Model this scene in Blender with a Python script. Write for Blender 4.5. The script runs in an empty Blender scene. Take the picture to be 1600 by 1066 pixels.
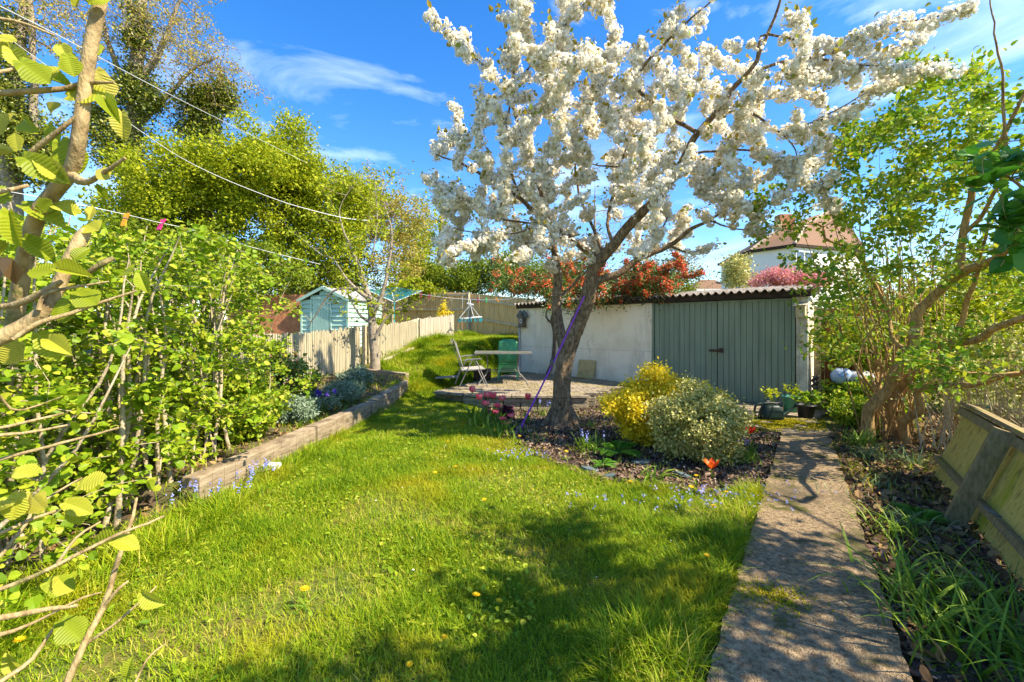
import bpy, math, random
import numpy as np
S = bpy.context.scene
COL = S.collection
R_ = math.radians
# ---------------------------------------------------------------- camera, sky, sun, exposure
FPX, HY, EYE = 680.0, 512.0, 1.51
cam = bpy.data.objects.new('camera', bpy.data.cameras.new('camera')); COL.objects.link(cam)
cam.location = (0, 0, EYE); cam.rotation_euler = (R_(90), 0, 0)
cam.data.sensor_width = 36; cam.data.lens = FPX / 1600 * 36
cam.data.shift_y = -(533 - HY) / 1600
cam.data.clip_start = .05; cam.data.clip_end = 2000
S.camera = cam
SUN_AZ = math.atan2(.93, -.36); SUN_EL = R_(45)
SUND = np.array([math.sin(SUN_AZ) * math.cos(SUN_EL), math.cos(SUN_AZ) * math.cos(SUN_EL), math.sin(SUN_EL)])
W = bpy.data.worlds.new('World'); S.world = W; W.use_nodes = True
nt = W.node_tree; N = nt.nodes; L = nt.links; N.clear()
out = N.new('ShaderNodeOutputWorld'); bg = N.new('ShaderNodeBackground')
sky = N.new('ShaderNodeTexSky'); sky.sky_type = 'NISHITA'; sky.sun_disc = False
sky.sun_elevation = SUN_EL; sky.sun_rotation = SUN_AZ; sky.air_density = 1.0; sky.dust_density = .3; sky.ozone_density = 2.2
hs = N.new('ShaderNodeHueSaturation'); hs.inputs['Saturation'].default_value = 1.38; hs.inputs['Value'].default_value = .73
hs.inputs['Hue'].default_value = .508
L.new(sky.outputs[0], hs.inputs['Color'])
tc = N.new('ShaderNodeTexCoord')
mp = N.new('ShaderNodeMapping'); mp.inputs['Scale'].default_value = (1.6, 1.6, 5.0); mp.inputs['Rotation'].default_value = (.25, .35, .3)
mp.inputs['Location'].default_value = (.45, .1, .2)
L.new(tc.outputs['Generated'], mp.inputs['Vector'])
n1 = N.new('ShaderNodeTexNoise'); n1.inputs['Scale'].default_value = 1.7; n1.inputs['Detail'].default_value = 9; n1.inputs['Roughness'].default_value = .58
n1.inputs['Distortion'].default_value = .5
L.new(mp.outputs[0], n1.inputs['Vector'])
cr = N.new('ShaderNodeValToRGB'); cr.color_ramp.elements[0].position = .55; cr.color_ramp.elements[1].position = .92
cr.color_ramp.elements[1].color = (.6, .6, .6, 1)
L.new(n1.outputs['Fac'], cr.inputs[0])
mx = N.new('ShaderNodeMix'); mx.data_type = 'RGBA'; mx.inputs[7].default_value = (5.4, 5.9, 6.4, 1)
L.new(cr.outputs[0], mx.inputs[0]); L.new(hs.outputs[0], mx.inputs[6])
L.new(mx.outputs[2], bg.inputs[0]); bg.inputs[1].default_value = .15
L.new(bg.outputs[0], out.inputs[0])
sun = bpy.data.objects.new('sun', bpy.data.lights.new('sun', 'SUN')); COL.objects.link(sun)
sun.data.energy = 4.0; sun.data.angle = R_(.55); sun.data.color = (1, .88, .69)
from mathutils import Vector, Matrix
sun.rotation_euler = Vector(SUND.tolist()).to_track_quat('Z', 'Y').to_euler()
S.view_settings.view_transform = 'Standard'; S.view_settings.look = 'None'
S.view_settings.exposure = 1.62; S.view_settings.gamma = 1
S.cycles.max_bounces = 7; S.cycles.diffuse_bounces = 4; S.cycles.transmission_bounces = 4; S.cycles.transparent_max_bounces = 4
S.cycles.use_denoising = True

rng = np.random.default_rng(7)
# ---------------------------------------------------------------- materials
MATS = {}
def ramp(nt, elems):
    r = nt.nodes.new('ShaderNodeValToRGB'); e = r.color_ramp.elements
    while len(e) < len(elems): e.new(.5)
    for i, (p, c) in enumerate(elems):
        e[i].position = p; e[i].color = (*c, 1)
    return r
def mat(name, cols, scale=8, detail=4, rough=.8, bump=0, bscale=None, stretch=(1, 1, 1), spec=.3, metal=0, noise='noise', dist=0, stain=None):
    """procedural surface: colour ramp over stretched noise plus bump"""
    m = bpy.data.materials.new(name); m.use_nodes = True; t = m.node_tree
    b = t.nodes['Principled BSDF']; b.inputs['Roughness'].default_value = rough
    b.inputs['Specular IOR Level'].default_value = spec; b.inputs['Metallic'].default_value = metal
    c = t.nodes.new('ShaderNodeTexCoord'); mpn = t.nodes.new('ShaderNodeMapping'); mpn.inputs['Scale'].default_value = stretch
    t.links.new(c.outputs['Object'], mpn.inputs['Vector'])
    if noise == 'noise':
        n = t.nodes.new('ShaderNodeTexNoise'); n.inputs['Detail'].default_value = detail; n.inputs['Roughness'].default_value = .6
        n.inputs['Distortion'].default_value = dist; o = n.outputs['Fac']
    else:
        n = t.nodes.new('ShaderNodeTexVoronoi'); o = n.outputs['Distance']
    n.inputs['Scale'].default_value = scale
    t.links.new(mpn.outputs[0], n.inputs['Vector'])
    k = len(cols)
    r = ramp(t, [(.3 + .42 * i / max(1, k - 1), cc) for i, cc in enumerate(cols)])
    t.links.new(o, r.inputs[0]); colr = r.outputs[0]
    for st in (stain or []):
        sc_, stv, lo, hi, c_ = st
        m2 = t.nodes.new('ShaderNodeMapping'); m2.inputs['Scale'].default_value = stv; t.links.new(c.outputs['Object'], m2.inputs['Vector'])
        ns = t.nodes.new('ShaderNodeTexNoise'); ns.inputs['Scale'].default_value = sc_; ns.inputs['Detail'].default_value = 8; ns.inputs['Roughness'].default_value = .65
        t.links.new(m2.outputs[0], ns.inputs['Vector']); rs = ramp(t, [(lo, (0, 0, 0)), (hi, (1, 1, 1))]); t.links.new(ns.outputs['Fac'], rs.inputs[0])
        x = t.nodes.new('ShaderNodeMix'); x.data_type = 'RGBA'; x.inputs[7].default_value = (*c_, 1); t.links.new(rs.outputs[0], x.inputs[0]); t.links.new(colr, x.inputs[6]); colr = x.outputs[2]
    t.links.new(colr, b.inputs['Base Color'])
    if bump:
        n2 = t.nodes.new('ShaderNodeTexNoise'); n2.inputs['Scale'].default_value = bscale or scale * 3; n2.inputs['Detail'].default_value = 6
        t.links.new(mpn.outputs[0], n2.inputs['Vector'])
        bp = t.nodes.new('ShaderNodeBump'); bp.inputs['Strength'].default_value = bump; bp.inputs['Distance'].default_value = .02
        t.links.new(n2.outputs['Fac'], bp.inputs['Height']); t.links.new(bp.outputs[0], b.inputs['Normal'])
    MATS[name] = m
    return m
def vmat(name, cols, rough=.55, trans=.35, spec=.3, tcol=None, patch=None):
    """leaf, petal or blade: colour varies from leaf to leaf through the attribute rv; light passes through"""
    m = bpy.data.materials.new(name); m.use_nodes = True; t = m.node_tree
    b = t.nodes['Principled BSDF']; b.inputs['Roughness'].default_value = rough; b.inputs['Specular IOR Level'].default_value = spec
    a = t.nodes.new('ShaderNodeAttribute'); a.attribute_name = 'rv'
    k = len(cols); r = ramp(t, [(i / max(1, k - 1), c) for i, c in enumerate(cols)])
    t.links.new(a.outputs['Fac'], r.inputs[0]); colr = r.outputs[0]
    if patch:
        c = t.nodes.new('ShaderNodeTexCoord'); n = t.nodes.new('ShaderNodeTexNoise'); n.inputs['Scale'].default_value = patch[0]; n.inputs['Detail'].default_value = 5
        t.links.new(c.outputs['Object'], n.inputs['Vector'])
        pr = ramp(t, [(patch[2], (0, 0, 0)), (patch[3], (1, 1, 1))]); t.links.new(n.outputs['Fac'], pr.inputs[0])
        x = t.nodes.new('ShaderNodeMix'); x.data_type = 'RGBA'; x.inputs[7].default_value = (*patch[1], 1)
        t.links.new(pr.outputs[0], x.inputs[0]); t.links.new(colr, x.inputs[6]); colr = x.outputs[2]
    t.links.new(colr, b.inputs['Base Color'])
    if trans:
        tr = t.nodes.new('ShaderNodeBsdfTranslucent'); mixs = t.nodes.new('ShaderNodeMixShader'); mixs.inputs[0].default_value = trans
        if tcol:
            mm = t.nodes.new('ShaderNodeMix'); mm.data_type = 'RGBA'; mm.blend_type = 'MULTIPLY'; mm.inputs[0].default_value = 1
            mm.inputs[7].default_value = (*tcol, 1); t.links.new(colr, mm.inputs[6]); t.links.new(mm.outputs[2], tr.inputs[0])
        else: t.links.new(colr, tr.inputs[0])
        t.links.new(b.outputs[0], mixs.inputs[1]); t.links.new(tr.outputs[0], mixs.inputs[2])
        t.links.new(mixs.outputs[0], t.nodes['Material Output'].inputs['Surface'])
    MATS[name] = m
    return m
def flat(name, c, rough=.5, spec=.4, metal=0):
    return mat(name, [tuple(x * .85 for x in c), tuple(min(1, x * 1.12) for x in c)], scale=14, rough=rough, spec=spec, metal=metal, bump=.05)

# ---------------------------------------------------------------- mesh helpers
def arr(*v): return np.array(v, float)
def nrm(v): return v / (np.linalg.norm(v, axis=-1, keepdims=True) + 1e-12)
class G:
    """collects vertices and faces of ONE part"""
    def __init__(s): s.V = []; s.F = []; s.n = 0; s.A = []
    def add(s, V, F, a=None):
        V = np.asarray(V, float).reshape(-1, 3)
        if not len(V): return s
        if isinstance(F, list) and len(F) and np.ndim(F[0]) == 1: F = np.array(F)
        for f in (F if isinstance(F, list) else [F]):
            f = np.asarray(f, np.int64)
            if len(f): s.F.append(f + s.n)
        s.V.append(V); s.n += len(V)
        s.A.append(np.full(len(V), .5) if a is None else np.broadcast_to(a, (len(V),)))
        return s
    def box(s, c, size, ax=None, a=None):
        """box centred at c; ax = 3 axis vectors"""
        ax = np.eye(3) if ax is None else np.asarray(ax, float)
        h = np.array(size, float) / 2
        k = np.array([[x, y, z] for z in (-1, 1) for y in (-1, 1) for x in (-1, 1)], float) * h
        return s.add(np.asarray(c, float) + k @ ax, [[0, 2, 3, 1], [4, 5, 7, 6], [0, 1, 5, 4], [2, 6, 7, 3], [0, 4, 6, 2], [1, 3, 7, 5]], a)
    def bar(s, p, q, w, h, up=(0, 0, 1), a=None):
        p = np.asarray(p, float); q = np.asarray(q, float); d = q - p; l = np.linalg.norm(d); x = d / l
        y = nrm(np.cross(up, x)); z = np.cross(x, y)
        return s.box((p + q) / 2, (l, w, h), [x, y, z], a)
    def tube(s, P, R, n=8, a=None, cap=True):
        P = np.asarray(P, float); k = len(P); R = np.broadcast_to(np.asarray(R, float), (k,))
        T = np.gradient(P, axis=0); T = nrm(T)
        ref = np.array([0, 0, 1.]) if abs(T[0][2]) < .9 else np.array([1., 0, 0])
        U = np.empty_like(P); u = nrm(ref - T[0] * (ref @ T[0]))
        for i in range(k):
            u = u - T[i] * (u @ T[i]); u /= np.linalg.norm(u) + 1e-12; U[i] = u
        B = np.cross(T, U)
        th = np.arange(n) * 2 * math.pi / n
        V = P[:, None] + R[:, None, None] * (np.cos(th)[None, :, None] * U[:, None] + np.sin(th)[None, :, None] * B[:, None])
        i = np.arange(k - 1)[:, None] * n; j = np.arange(n)[None]; j2 = (j + 1) % n
        F = np.stack([i + j, i + j2, i + n + j2, i + n + j], -1).reshape(-1, 4)
        s.add(V, F, a)
        if cap and n > 3:
            for e, c in ((0, P[0]), (k - 1, P[-1])):
                b = s.n; jj = np.arange(n)
                s.add(np.vstack([V[e], c]), np.stack([jj if e else (jj + 1) % n, (jj + 1) % n if e else jj, np.full(n, n)], -1), a)
        return s
    def prism(s, poly, z0, z1, a=None):
        """vertical prism over a polygon"""
        n = len(poly); p = np.array(poly, float)
        V = np.vstack([np.c_[p, np.full(n, z0)], np.c_[p, np.full(n, z1)]])
        i = np.arange(n); s.add(V, [np.stack([i, (i + 1) % n, (i + 1) % n + n, i + n], -1), np.array([list(range(n))[::-1]]), np.array([list(range(n, 2 * n))])], a)
        return s
    def lathe(s, c, prof, n=20, ax=None, a=None):
        """prof = [(r, z)...] turned about z (or ax)"""
        ax = np.eye(3) if ax is None else np.asarray(ax, float)
        pr = np.array(prof, float); k = len(pr); th = np.arange(n) * 2 * math.pi / n
        V = np.stack([pr[:, None, 0] * np.cos(th), pr[:, None, 0] * np.sin(th), np.repeat(pr[:, 1:2], n, 1)], -1).reshape(-1, 3) @ ax + np.asarray(c, float)
        i = np.arange(k - 1)[:, None] * n; j = np.arange(n)[None]; j2 = (j + 1) % n
        return s.add(V, np.stack([i + j, i + j2, i + n + j2, i + n + j], -1).reshape(-1, 4), a)
def tag(o, label=None, cat=None, group=None, kind=None):
    for k, v in (('label', label), ('category', cat), ('group', group), ('kind', kind)):
        if v: o[k] = v
    return o
ORG = {}
def ob(name, g, m, parent=None, smooth=False, at=None, bevel=0):
    """link the collected geometry as ONE mesh object; world coordinates in, stored about its base or its thing's base"""
    V = np.vstack(g.V)
    if parent is not None: o0 = ORG[parent.name]
    elif at is not None: o0 = np.array(at, float)
    else: o0 = np.array([*V[:, :2].mean(0), V[:, 2].min()])
    V = V - o0
    me = bpy.data.meshes.new(name); me.vertices.add(len(V)); me.vertices.foreach_set('co', V.astype(np.float32).ravel())
    lv = np.concatenate([f.ravel() for f in g.F]); cnt = np.concatenate([np.full(len(f), f.shape[1]) for f in g.F])
    st = np.concatenate([[0], np.cumsum(cnt)[:-1]])
    me.loops.add(len(lv)); me.loops.foreach_set('vertex_index', lv.astype(np.int32))
    me.polygons.add(len(cnt)); me.polygons.foreach_set('loop_start', st.astype(np.int32))
    me.update(calc_edges=True)
    me.polygons.foreach_set('use_smooth', np.full(len(cnt), bool(smooth)))
    at_ = me.attributes.new('rv', 'FLOAT', 'POINT'); at_.data.foreach_set('value', np.concatenate(g.A).astype(np.float32))
    me.materials.append(MATS[m] if isinstance(m, str) else m)
    o = bpy.data.objects.new(name, me); COL.objects.link(o)
    if parent is not None: o.parent = parent; ORG[o.name] = o0
    else: o.location = o0; ORG[o.name] = o0
    if bevel:
        b = o.modifiers.new('bevel', 'BEVEL'); b.width = bevel; b.segments = 2; b.limit_method = 'ANGLE'
    return o
def thing(name, at, label, cat, group=None, kind=None):
    e = bpy.data.objects.new(name, None); COL.objects.link(e); e.location = at; e.empty_display_size = .1
    ORG[e.name] = np.array(at, float)
    return tag(e, label, cat, group, kind)
def copy_tree(o, loc, rz=0, sc=1, label=None):
    c = o.copy(); COL.objects.link(c); c.location = loc; c.rotation_euler = (0, 0, rz); c.scale = (sc, sc, sc)
    if label: c['label'] = label
    for ch in list(o.children):
        d = ch.copy(); COL.objects.link(d); d.parent = c
        for g2 in ch.children:
            e = g2.copy(); COL.objects.link(e); e.parent = d
    return c
# ---------------------------------------------------------------- the lie of the land
def sms(a, b, x):
    t = np.clip((x - a) / (b - a), 0, 1); return t * t * (3 - 2 * t)
def H(x, y):
    x = np.asarray(x, float); y = np.asarray(y, float)
    d = (x + 1.6) * -.923 + (y - 9) * .386
    h = 1.13 * sms(6.5, 14.5, y) * sms(-.1, 1.0, d)
    h = h * (1 - .35 * sms(4.3, 5.3, -x))
    bed = sms(.0, .06, -(x + 2.62 - (y - 4.2) * .08)) * sms(3.6, 3.8, y) * (1 - sms(9.3, 9.6, y)) * (1 - sms(4.6, 5, -x)) 
    h = h + .17 * bed
    h = h - .15 * np.exp(-((x - .5) / 1.4) ** 2 - ((y - 8.1) / .6) ** 2)
    h = h + .02 * np.sin(x * 1.7 + y * .9) * np.cos(y * 1.3 - x * .4) * sms(1.0, 3, y) * (1 - sms(1.5, 2.5, x))
    h = h + 2.0 * sms(22, 60, y)
    return h
def P3(px, py, Y):            # photo pixel at a depth
    return np.array([(px - 800) / FPX * Y, Y, EYE - (py - HY) / FPX * Y])
def gp(px, py, dz=0):         # photo pixel on the ground
    Y = 1.5
    while Y < 60:
        p = P3(px, py, Y)
        if p[2] <= H(p[0], p[1]) + dz: break
        Y += .02
    return arr(p[0], p[1], H(p[0], p[1]) + dz)
def inpoly(x, y, poly):
    p = np.array(poly, float); r = np.zeros(np.shape(x), bool); n = len(p)
    for i in range(n):
        x1, y1 = p[i]; x2, y2 = p[(i + 1) % n]
        c = ((y1 > y) != (y2 > y)) & (x < (x2 - x1) * (y - y1) / (y2 - y1 + 1e-12) + x1); r ^= c
    return r
def inpoints(poly, n, r=rng, dens=None):
    p = np.array(poly, float); lo, hi = p.min(0), p.max(0); out_ = []
    tot = 0
    while tot < n:
        q = r.uniform(lo, hi, (n * 2, 2)); k = inpoly(q[:, 0], q[:, 1], poly)
        if dens is not None: k &= r.random(len(q)) < dens(q[:, 0], q[:, 1])
        out_.append(q[k]); tot += k.sum()
    return np.vstack(out_)[:n]
def grid_sheet(xs, ys, dz, keep=None):
    X, Y = np.meshgrid(xs, ys); nx, ny = len(xs), len(ys)
    V = np.stack([X, Y, H(X, Y) + dz], -1).reshape(-1, 3)
    i = np.arange(ny - 1)[:, None] * nx; j = np.arange(nx - 1)[None]
    F = np.stack([i + j, i + j + 1, i + j + 1 + nx, i + j + nx], -1).reshape(-1, 4)
    if keep is not None:
        c = V[F].mean(1); F = F[keep(c[:, 0], c[:, 1])]
        u, inv = np.unique(F, return_inverse=True); V = V[u]; F = inv.reshape(-1, 4)
    return G().add(V, F)
def poly_sheet(poly, dz, res=.05, jit=.05):
    p = np.array(poly); lo, hi = p.min(0) - .1, p.max(0) + .1
    xs = np.arange(lo[0], hi[0], res); ys = np.arange(lo[1], hi[1], res)
    return grid_sheet(xs, ys, dz, lambda x, y: inpoly(x + jit * np.sin(y * 9 + x * 3), y + jit * np.sin(x * 8.3 + 1), poly))
# ---------------------------------------------------------------- plant helpers
def spl(P, step=.15, wob=0, r=rng):
    """smooth curve through control points (…, last column radius)"""
    P = np.asarray(P, float); k = len(P)
    Q = np.vstack([2 * P[0] - P[1], P, 2 * P[-1] - P[-2]]); o = []
    for i in range(k - 1):
        a, b, c, d = Q[i:i + 4]; n = max(2, int(np.linalg.norm((c - b)[:3]) / step) + 1)
        t = np.linspace(0, 1, n, endpoint=False)[:, None]
        o.append(.5 * ((2 * b) + (-a + c) * t + (2 * a - 5 * b + 4 * c - d) * t ** 2 + (-a + 3 * b - 3 * c + d) * t ** 3))
    o.append(P[-1:]); o = np.vstack(o)
    if wob:
        w = r.normal(0, wob, (len(o), 3)); w = (w + np.roll(w, 1, 0) + np.roll(w, 2, 0)) / 2; w[0] = 0; o[:, :3] += w * np.linspace(.3, 1, len(o))[:, None]
    return o
def frames(n, r, bias, outw=None, ob_=0):
    """random leaf frames: normal biased towards 'bias'; axis biased towards outw"""
    nn = nrm(r.normal(0, 1, (n, 3)) + np.array(bias))
    a = r.normal(0, 1, (n, 3))
    if outw is not None: a = nrm(a) + ob_ * outw
    a = nrm(a - nn * (a * nn).sum(1, keepdims=True)); b = np.cross(nn, a)
    return np.stack([a, b, nn], 1)
T_DIA = (arr([0, 0, 0], [.45, -.3, .07], [1, 0, -.04], [.45, .3, .07]), [np.array([[0, 1, 2], [0, 2, 3]])])
T_OVAL = (arr([0, 0, 0], [.2, -.27, .06], [.6, -.3, .07], [1, 0, -.08], [.6, .3, .07], [.2, .27, .06]), [np.array([[0, 1, 2, 3], [0, 3, 4, 5]])])
T_BROAD = (arr([0, 0, 0], [.1, -.36, .05], [.5, -.43, .09], [.82, -.24, .03], [1, 0, -.08], [.82, .24, .03], [.5, .43, .09], [.1, .36, .05], [.5, 0, 0]),
           [np.array([[0, 1, 2, 8], [8, 2, 3, 4], [8, 4, 5, 6], [0, 8, 6, 7]])])
T_OV2 = (arr([0, 0, 0], [.12, -.26, .06], [.42, -.33, .08], [.75, -.2, .03], [1, 0, -.1], [.75, .2, .03], [.42, .33, .08], [.12, .26, .06], [.45, 0, 0]),
          [np.array([[0, 1, 2, 8], [8, 2, 3, 4], [8, 4, 5, 6], [0, 8, 6, 7]])])
def tmpl_flower(k=6, cup=.35, w=.5, inner=True):
    V = []; F = []
    for lay, (rr, cc, off) in enumerate(((1, cup, 0), (.62, cup + .45, .5)) if inner else ((1, cup, 0),)):
        for i in range(k):
            a = 2 * math.pi * (i + off) / k; d = arr(math.cos(a), math.sin(a), 0); t = arr(-d[1], d[0], 0); b = len(V)
            for u, v in ((.06, 0), (.6, -w * .62), (1, -w * .34), (1, w * .34), (.6, w * .62)):
                V.append((d * u + t * v) * rr + arr(0, 0, cc * u * u * rr))
            F.append([b, b + 1, b + 2, b + 3, b + 4])
    return np.array(V), [np.array(F)]
def stamp(g, T, P, Fr, size, rv, vv=None):
    """many copies of a small template"""
    V, F = T; n = len(P); k = len(V); size = np.broadcast_to(np.asarray(size, float), (n,))
    W_ = P[:, None] + size[:, None, None] * np.einsum('kj,njl->nkl', V, Fr)
    off = (np.arange(n) * k)[:, None, None]
    g.add(W_, [(f[None] + off).reshape(-1, f.shape[1]) for f in F], np.repeat(rv, k) if vv is None else np.clip((rv[:, None] * .6 + vv[None]).ravel(), 0, 1))
def ribbons(g, B, hd, Ln, w, up, lean, droop, rv, seg=3, fold=0):
    """grass blades and strap leaves; all vectorised"""
    n = len(B); t = np.linspace(0, 1, seg + 1); side = np.stack([-hd[:, 1], hd[:, 0], np.zeros(n)], -1)
    Ln = np.broadcast_to(Ln, (n,)); lean = np.broadcast_to(lean, (n,)); droop = np.broadcast_to(droop, (n,)); w = np.broadcast_to(w, (n,))
    C = B[:, None] + (hd[:, None] * ((lean[:, None] * t + .6 * droop[:, None] * t ** 2))[..., None] + np.array([0, 0, 1.]) * ((up * t - droop[:, None] * .75 * t ** 2.4))[..., None]) * Ln[:, None, None]
    wd = w[:, None] * np.where(t < .98, (1 - t ** 2.2) * .9 + .1, .04)
    L_ = C - side[:, None] * wd[..., None] * .5; Rr = C + side[:, None] * wd[..., None] * .5
    V = np.stack([L_, Rr], 2).reshape(n, -1, 3)
    b = (np.arange(n) * (seg + 1) * 2)[:, None]; j = (np.arange(seg) * 2)[None]
    F = np.stack([b + j, b + j + 1, b + j + 3, b + j + 2], -1).reshape(-1, 4)
    g.add(V, F, np.repeat(rv, (seg + 1) * 2))
class Skel:
    """branch skeleton: new shoots join the nearest older wood"""
    def __init__(s): s.g = G(); s.P = np.zeros((0, 3)); s.R = np.zeros(0); s.tips = []
    def limb(s, C, n=8, step=.15, wob=0, rv=None):
        Q = spl(C, step, wob); s.g.tube(Q[:, :3], Q[:, 3], n, rv)
        s.P = np.vstack([s.P, Q[:, :3]]); s.R = np.concatenate([s.R, Q[:, 3]])
        return Q
    def reach(s, t, r, rmax=.03, rmin=.003, n=5, sag=.12, jit=.05, keep=.5, minup=None, taper=.009, rv=None):
        """a shoot from old wood out to the point t"""
        d = np.linalg.norm(s.P - t, axis=1) + (np.maximum(0, s.P[:, 2] - t[2]) * .8 if minup is None else 0) - s.R * 1.5
        i = int(np.argmin(d)); a = s.P[i]; v = t - a; l = np.linalg.norm(v)
        if l < .04: return None
        r0 = min(rmax, s.R[i] * .7, rmin + taper * l)
        k = max(3, int(l / .14) + 2); u = np.linspace(0, 1, k)[:, None]
        bow = nrm(r.normal(0, 1, 3)) * sag * l
        Q = a + v * u + bow * (np.sin(u * math.pi)) + r.normal(0, jit * .5, (k, 3)) * u * min(1, l) * .6
        Q[0] = a
        rad = r0 * (1 - u[:, 0]) + rmin * u[:, 0]
        s.g.tube(Q, rad, n if r0 > .006 else 4, rv, cap=False)
        j = max(1, int(k * (1 - keep)))
        s.P = np.vstack([s.P, Q[1:]]); s.R = np.concatenate([s.R, rad[1:]])
        s.tips.append(Q)
        return Q
def along(tips, frac, spacing, r):
    """points and directions along the outer part of shoots"""
    Pp, Dd = [], []
    for Q in tips:
        k = len(Q); s0 = int((1 - frac) * (k - 1)); q = Q[s0:]
        if len(q) < 2: q = Q[-2:]
        seg = np.diff(q, axis=0); l = np.linalg.norm(seg, axis=1); n = max(1, int(l.sum() / spacing))
        c = np.concatenate([[0], np.cumsum(l)]); u = np.sort(r.uniform(0, c[-1], n))
        Pp.append(np.stack([np.interp(u, c, q[:, i]) for i in range(3)], -1)); Dd.append(np.repeat(nrm(q[-1] - q[0])[None], n, 0))
    return np.vstack(Pp), np.vstack(Dd)
def leaves(g, P, D, size, T, r, bias=(0, 0, 1.2), ob_=.8, sp=.03, sv=.3, rvf=None):
    n = len(P); P = P + r.normal(0, sp, (n, 3))
    rv = r.random(n) if rvf is None else rvf(P, r)
    stamp(g, T, P, frames(n, r, bias, D, ob_), size * (1 + sv * r.normal(0, 1, n)).clip(.4, 1.8), rv)
def cr_pts(c, rad, n, r, hollow=.35, rough=.25):
    """crown targets in a lumpy ellipsoid"""
    d = nrm(r.normal(0, 1, (n, 3))); k = (1 + rough * (np.sin(d[:, 0] * 4 + c[0]) * np.cos(d[:, 1] * 5 + c[1]) + np.sin(d[:, 2] * 6 + c[2])))
    q = r.uniform(hollow ** 2, 1, n) ** .5
    return np.array(c) + d * (q * k)[:, None] * np.array(rad)
def tree(name, base, h, crowns, label, cat, bark, leaf, r, trunk_r=.15, ntg=200, nl=20000, lsize=.08, T=T_DIA, group=None, lean=(0, 0), spread=.18,
         cname='crown', frac=.6, twig=.004, fork=.35, extra=None, bias=(0, 0, .6), mesh_n=7, rmax=.05):
    """tapered trunk with limbs, crown of many leaves round its shoots"""
    base = np.array(base, float); e = thing(name, base, label, cat, group)
    s = Skel(); top = base + arr(lean[0], lean[1], h)
    C = [np.r_[base - arr(0, 0, .1), trunk_r * 1.25], np.r_[base + (top - base) * .12 + r.normal(0, .04, 3) * h * .1, trunk_r],
         np.r_[base + (top - base) * .45 + r.normal(0, .05, 3) * h * .1, trunk_r * .7], np.r_[base + (top - base) * .8 + r.normal(0, .08, 3) * h * .1, trunk_r * .3], np.r_[top, trunk_r * .08]]
    s.limb(C, 10, .3)
    low = s.P[:, 2] < base[2] + fork * h * .6; s.P = s.P[~low]; s.R = s.R[~low]
    tot = sum(c[2] for c in crowns); tg = []
    for c, rad, w in crowns: tg.append(cr_pts(np.array(c, float), rad, int(ntg * w / tot), r))
    tg = np.vstack(tg); o = np.argsort(np.linalg.norm(tg - (base + arr(0, 0, h * .5)), axis=1))
    big = r.permutation(len(tg))[:len(tg) // 8]
    for i in big: s.reach(tg[i], r, rmax=rmax * 1.5, rmin=twig * 2, taper=.02, n=6)
    s.tips = []
    for i in o: s.reach(tg[i], r, rmax=rmax * .5, rmin=twig, taper=.012)
    ob('trunk', s.g, bark, e, True)
    if nl:
        P, D = along(s.tips, frac, .02, r); k = r.integers(0, len(P), nl); g = G()
        leaves(g, P[k], D[k], lsize, T, r, bias, .5, spread)
        ob(cname, g, leaf, e)
    if extra: extra(e, s, r)
    return e, s
# ---------------------------------------------------------------- the materials of this garden
mat('soil', [(.05, .033, .02), (.12, .085, .05), (.07, .09, .02)], 3, 8, .95, .6, 30)
mat('mulch', [(.035, .02, .013), (.11, .068, .045), (.19, .13, .09)], 22, 8, .95, .9, 60)
mat('turf', [(.045, .06, .012), (.11, .14, .02), (.16, .13, .03), (.07, .11, .015)], 5, 10, .95, .6, 60)
mat('concrete', [(.09, .06, .03), (.31, .22, .12), (.46, .35, .2)], 34, 12, .9, 1.0, 120, stain=[(1.6, (1, 1, 1), .5, .62, (.13, .1, .055)), (3.1, (1, 1, 1), .56, .64, (.1, .095, .018)), (60, (1, 1, 1), .62, .68, (.05, .035, .02))])
mat('old_concrete', [(.10, .08, .05), (.25, .2, .13), (.38, .31, .21)], 9, 12, .92, .5, 90)
mat('paving', [(.12, .1, .07), (.27, .22, .15), (.4, .34, .24)], 7, 10, .9, .4, 60)
mat('blockwork', [(.17, .14, .09), (.34, .28, .19), (.22, .2, .11)], 8, 8, .95, .6, 50)
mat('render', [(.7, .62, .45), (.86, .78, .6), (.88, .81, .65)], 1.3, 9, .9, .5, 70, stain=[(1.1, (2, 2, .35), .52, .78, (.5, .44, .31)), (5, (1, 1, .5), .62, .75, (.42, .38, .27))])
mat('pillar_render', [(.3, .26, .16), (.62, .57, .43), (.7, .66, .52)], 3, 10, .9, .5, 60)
mat('green_paint', [(.15, .195, .135), (.19, .24, .165), (.23, .285, .2)], 2.5, 8, .6, .25, 40, (3, 3, .3), stain=[(3, (5, 5, .4), .55, .8, (.25, .29, .22)), (9, (6, 6, .5), .64, .7, (.1, .11, .08))])
mat('asbestos', [(.06, .05, .04), (.19, .165, .14), (.33, .3, .27)], 12, 10, .95, .5, 60, stain=[(3, (1, 1, 1), .5, .65, (.09, .08, .05)), (9, (1, 1, 1), .6, .66, (.4, .38, .3))])
mat('dark_wood', [(.02, .013, .008), (.06, .04, .025)], 10, 6, .9, .3)
mat('fence_wood', [(.36, .21, .07), (.74, .48, .2), (.6, .41, .2)], 5, 9, .85, .3, 40, (5, 5, .35), stain=[(2.5, (6, 6, .4), .55, .7, (.3, .24, .15))])
mat('fence_rail', [(.42, .33, .2), (.64, .53, .35)], 6, 9, .85, .3)
mat('grey_wood', [(.19, .16, .09), (.46, .4, .26), (.36, .33, .19)], 6, 9, .9, .3, 40, (5, 5, .3))
mat('pale_wood', [(.34, .28, .19), (.62, .55, .42)], 6, 9, .9, .3, 40, (5, 5, .3))
mat('sleeper', [(.1, .07, .04), (.3, .23, .145), (.42, .34, .23)], 5, 10, .9, .6, 40, (.8, .8, 6))
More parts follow.
